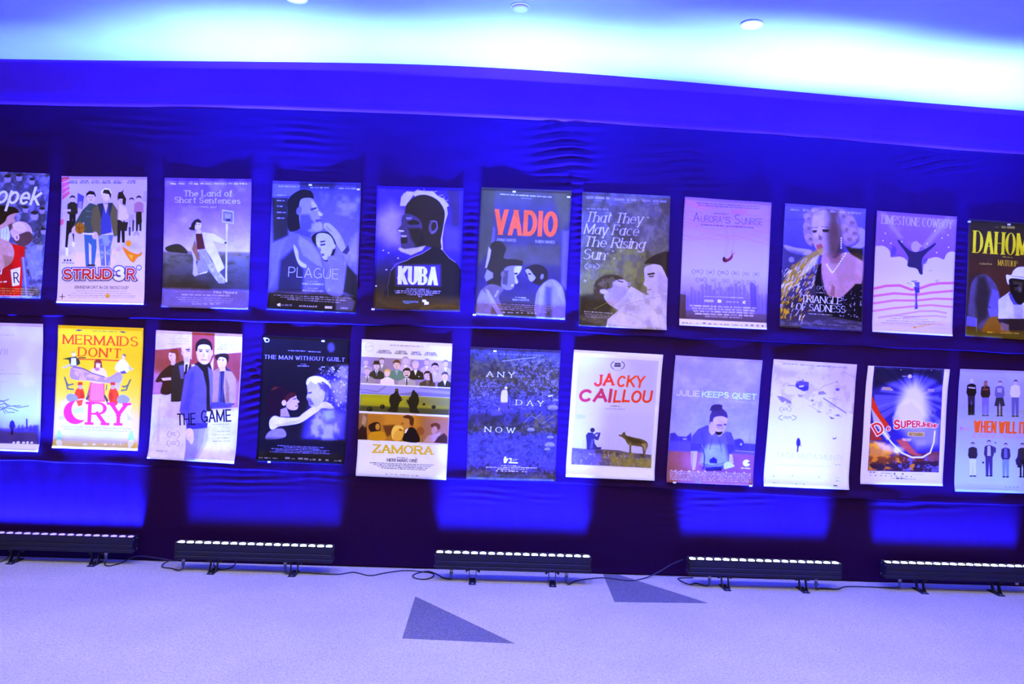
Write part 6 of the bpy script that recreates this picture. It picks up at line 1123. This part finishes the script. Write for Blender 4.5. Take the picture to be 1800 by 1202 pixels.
    a.M(200, 1050, 520, 1058, 5, 'c0d0f8', .6); a.M(300, 1100, 620, 1112, 6, '90a4e0', .6)
    return a

POSTERS = [
 # corners on the wall (s, z) TL TR BR BL; top-edge curl in mm from left to right; print; words that single it out; group
 ([(-3.777, 2.627), (-3.205, 2.629), (-3.236, 1.773), (-3.808, 1.763)], [2, 2, 2, 2], art_opek, 'poster of a runner in a red vest, cut off by the left edge', G1, ()),
 ([(-3.123, 2.615), (-2.549, 2.636), (-2.536, 1.758), (-3.124, 1.748)], [9, 4, 3, 3, 2], art_game3, 'lilac poster of schoolchildren with a basketball and red outlined block lettering', G1, ()),
 ([(-2.429, 2.636), (-1.838, 2.653), (-1.826, 1.753), (-2.415, 1.747)], [3, 5, 2, 2, 5, 3], art_land, 'violet poster of a woman in a long coat holding a sign post', G1, ()),
 ([(-1.694, 2.649), (-1.085, 2.66), (-1.086, 1.757), (-1.698, 1.76)], [1, 1, 1, 2, 5, 6], art_plague, 'dark blue poster of a bearded man hugging a girl to his chest', G1, ((.45, .99), (.97, .97))),
 ([(-.975, 2.644), (-.378, 2.655), (-.371, 1.797), (-.97, 1.789)], [9, 5, 2, 5, 2, 7], art_kuba, 'poster of a rim-lit bearded profile over four fat white letters', G1, ((.02, .01),)),
 ([(-.254, 2.667), (.375, 2.672), (.363, 1.769), (-.269, 1.778)], [4, 9, 5, 1, 2, 3], art_vadio, 'dark poster with five tall red letters over a woman and a bowing man', G1, ((.38, .99), (.97, .97), (.03, .01))),
 ([(.452, 2.668), (1.071, 2.665), (1.075, 1.724), (.46, 1.73)], [2, 2, 2, 2, 2], art_that, 'grey green poster with white italic title over a couple lying in grass', G1, ()),
 ([(1.17, 2.662), (1.786, 2.649), (1.784, 1.756), (1.165, 1.762)], [12, 15, 7, 5, 5, 13, 4], art_aurora, 'pink and lilac poster with a small figure falling above a skyline', G1, ()),
 ([(1.883, 2.649), (2.46, 2.635), (2.468, 1.771), (1.878, 1.778)], [5, 3, 4, 6, 4], art_triangle, 'poster of a blonde woman in pearls spraying gold from her mouth', G1, ()),
 ([(2.539, 2.625), (3.115, 2.608), (3.115, 1.761), (2.538, 1.77)], [4, 5, 3, 6, 4], art_lime, 'lilac poster with red wavy stripes below white clouds and a dark diving shape', G1, ()),
 ([(3.207, 2.598), (3.8, 2.582), (3.8, 1.752), (3.208, 1.767)], [3, 4, 6, 3], art_dahomey, 'maroon poster with tall yellow letters and a man in a white hat', G1, ((.02, .99), (.5, .99))),
 ([(-3.78, 1.594), (-3.208, 1.6), (-3.203, .727), (-3.779, .725)], [8, 8, 8], art_left, 'pale lilac poster with a bare tree and a lone dark figure', G2, ()),
 ([(-3.105, 1.597), (-2.53, 1.598), (-2.539, .756), (-3.118, .756)], [9, 9, 9, 9], art_mermaid, 'yellow poster with red lettering and a floating mermaid tail', G2, ()),
 ([(-2.446, 1.588), (-1.857, 1.582), (-1.875, .692), (-2.467, .708)], [8, 12, 9, 9, 11], art_game, 'white and dark red poster of four people behind a man in a blue jacket', G2, ()),
 ([(-1.72, 1.582), (-1.126, 1.577), (-1.124, .709), (-1.731, .712)], [12, 8, 4, 7, 4, 8], art_guilt, 'black poster of a dark-haired woman with her arm over a fading white-haired man', G2, ((.05, .99), (.7, .99), (.18, .01))),
 ([(-1.039, 1.58), (-.414, 1.573), (-.42, .629), (-1.042, .638)], [8, 11, 11, 8, 9], art_zamora, 'white poster with three stacked photographs and golden slab lettering', G2, ((.12, .99), (.75, .99))),
 ([(-.288, 1.556), (.34, 1.554), (.338, .645), (-.282, .64)], [17, 17, 17, 17, 17], art_any, 'dark blue forest poster with a small figure and three widely spaced words', G2, ((.28, .99),)),
 ([(.434, 1.563), (1.06, 1.552), (1.031, .671), (.408, .678)], [10, 14, 16, 8, 12, 13], art_jacky, 'white bordered poster with red brushed title, a grey wolf and a seated man', G2, ()),
 ([(1.147, 1.551), (1.763, 1.539), (1.727, .658), (1.115, .665)], [11, 13, 11, 6, 11, 13], art_julie, 'blue poster of a shouting girl bending with a tennis racket', G2, ((.1, .0), (.97, .0))),
 ([(1.844, 1.551), (2.438, 1.535), (2.411, .652), (1.803, .658)], [6, 12, 14, 12, 10], art_tata, 'near-white snow poster with a tiny walking figure and a dark hut', G2, ()),
 ([(2.515, 1.53), (3.103, 1.526), (3.087, .698), (2.495, .694)], [11, 12, 10, 10, 12], art_super, 'white bordered poster with a blue starburst, fiery clouds and red curving title', G2, ()),
 ([(3.179, 1.532), (3.784, 1.534), (3.777, .667), (3.172, .665)], [9, 10, 11, 9], art_when, 'pale blue poster of two rows of standing people around orange lettering', G2, ()),
]
for k, (quad, lift, fn, label, grp, tapes) in enumerate(POSTERS):
    art = fn()
    if fn in (art_land, art_plague, art_kuba, art_vadio, art_that, art_triangle, art_dahomey, art_game, art_guilt, art_julie, art_opek): art.tex(.18)
    poster(quad, lift, art, label, grp, seed=k, tapes=tapes)
